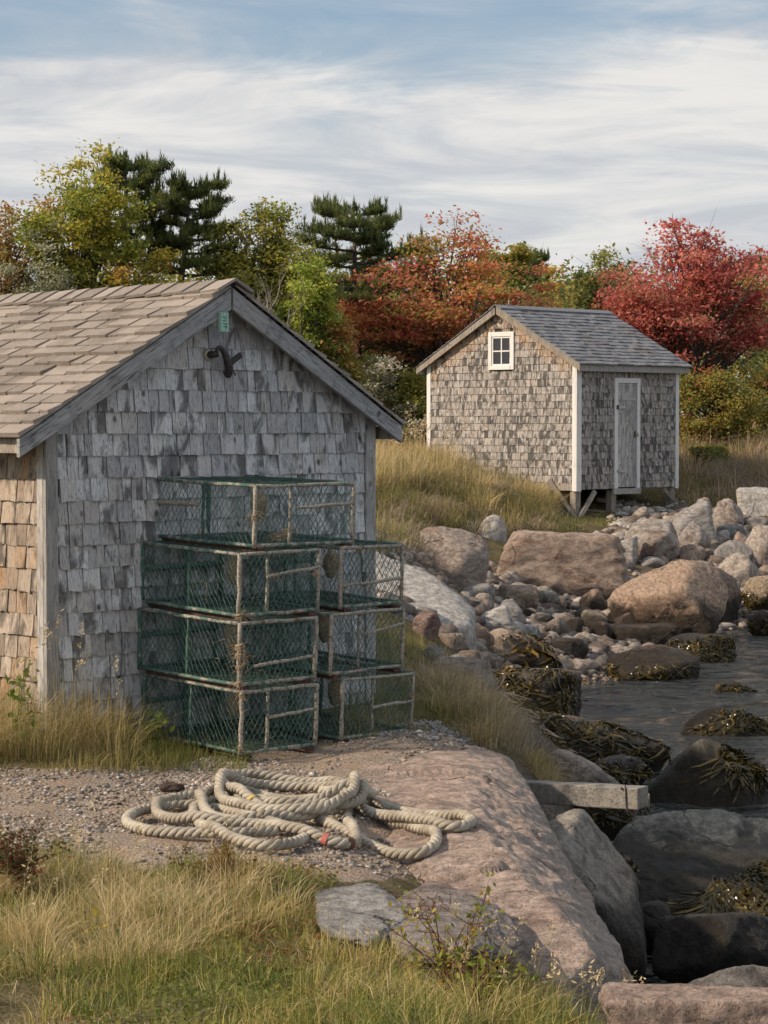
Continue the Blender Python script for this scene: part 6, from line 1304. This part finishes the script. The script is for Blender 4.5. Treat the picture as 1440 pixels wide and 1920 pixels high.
plant('wild_rose', 'leafless brown bramble beside the grey outcrop', 775, 1790, .22, .20, 16, BRO, .014, 200, 2, (.13, .075, .06))
plant('wild_rose', 'bright low rose shoots near the bottom edge', 900, 1915, .20, .16, 12, BRG + GLD[1:2], .024, 260, 9)
plant('crowberry_shrub', 'dark red green low shrub at the path edge', 35, 1675, .22, .24, 26, [(.10, .10, .03), (.22, .05, .035), (.14, .12, .035), (.07, .08, .03)], .018, 1300, 3, cat='shrub')
plant('crowberry_shrub', 'yellow tipped low shrub in front of the rope', 415, 1665, .12, .17, 22, [(.24, .19, .03), (.30, .22, .04), (.13, .10, .03), (.26, .10, .04)], .014, 1100, 4, cat='shrub')
plant('dock_plant', 'broad leaved green weed at the sunlit shed wall', 40, 1420, .42, .10, 6, [(.13, .19, .03), (.19, .24, .05), (.24, .26, .06)], .055, 60, 5, (.15, .18, .06))
plant('dock_plant', 'green weed at the foot of the corner trap', 290, 1400, .16, .10, 8, [(.10, .16, .03), (.16, .21, .04)], .05, 60, 6, (.15, .18, .06))
plant('dried_umbel', 'dry brown flower stalks over the dark crevice', 1225, 1880, .34, .22, 9, [(.34, .21, .11), (.42, .28, .16), (.26, .15, .08)], .012, 330, 7, (.34, .25, .14), Y=8.2)
plant('goldenrod', 'small yellow flower in the front grass', 182, 1790, .09, .03, 3, [(.70, .52, .03)], .018, 26, 8, (.2, .22, .06), cat='flower')
for i, (px, py, c) in enumerate([(352, 1582, (.42, .10, .04)), (330, 1523, (.30, .13, .06)), (690, 1580, (.26, .07, .04)), (1032, 1505, (.3, .15, .06))][:3]):
    p = gp(px, py, .012); V = np.array([[-.02, 0, .004], [-.005, -.012, 0], [.022, 0, .008], [.0, .013, .003], [-.004, 0, .009]]); o = link('fallen_leaf', mk_mesh('fallen_leaf', V, np.array([[0, 1, 4], [1, 2, 4], [2, 3, 4], [3, 0, 4]]), plain('leaf_litter%d' % i, c, .7)), None, (p[0], p[1], gz(p[0], p[1]) + .015)); tag(o, ['orange red fallen leaf before the rope loops', 'rusty fallen leaf inside the outermost rope loops', 'dark red fallen leaf near the rope end'][i], 'leaf')
def ground_cover():
    x, y, z, r = sample(11000, FG_ + [], FB, 91, (1.5, .05, .5)); n = len(x); P = np.stack([x, y, z + r.uniform(.005, .045, n)], 1); pal = np.array([(.14, .18, .04), (.20, .23, .05), (.10, .13, .03), (.26, .24, .05), (.28, .13, .05), (.17, .16, .04)]); cn = np.clip(((fbm(P * 1.8, 92, 2) + 1) / 2 * 6 + r.normal(0, .9, n)).astype(int), 0, 5)
    V, F, K = leaf_quads(P, .020, pal[cn] * r.uniform(.8, 1.35, (n, 1)), r, .9); o = link('ground_cover', mk_mesh('ground_cover', V, F, M['leaf'], False, colattr=K)); tag(o, 'low leafy ground cover between the front grass', 'ground cover', kind='stuff')
ground_cover()
# rockweed lying over the shore between the rocks
def shore_weed():
    x, y, z, r = sample(2600, [(905, 1250), (1060, 1245), (1120, 1260), (1060, 1350), (1120, 1420), (1000, 1400), (950, 1345)], (.7, 3, 15, 27), 77, (1.2, -.5, .2), avoid=False); g, t = surf(x, y); z = np.maximum(g, t) + .015; n = len(x); m = 4; az = r.uniform(0, 6.28, n); L = r.uniform(.08, .3, n); T = np.linspace(0, 1, m)
    P = np.stack([x, y, z], 1)[:, None] + np.stack([np.cos(az), np.sin(az), 0 * az - .35], 1)[:, None] * (L[:, None] * T)[..., None] + r.normal(0, .012, (n, m, 3)); s = np.stack([-np.sin(az), np.cos(az), r.normal(0, .3, n)], 1)[:, None] * (r.uniform(.008, .018, n)[:, None] * np.array([.7, 1.1, 1, .4]))[..., None]
    W = np.stack([P - s, P + s], 2).reshape(-1, 3); i = ((np.arange(n) * 2 * m)[:, None] + (np.arange(m - 1) * 2)[None]).ravel(); pal = np.array([(.10, .065, .016), (.15, .09, .02), (.06, .05, .016), (.20, .12, .025)]); o = link('rockweed', mk_mesh('rockweed', W, np.stack([i, i + 1, i + 3, i + 2], 1), M['weed'], True, colattr=np.repeat(pal[r.integers(0, 4, n)] * r.uniform(.7, 1.2, (n, 1)), 2 * m, 0))); tag(o, 'olive brown rockweed strewn over the shore', 'seaweed', kind='stuff')
shore_weed()
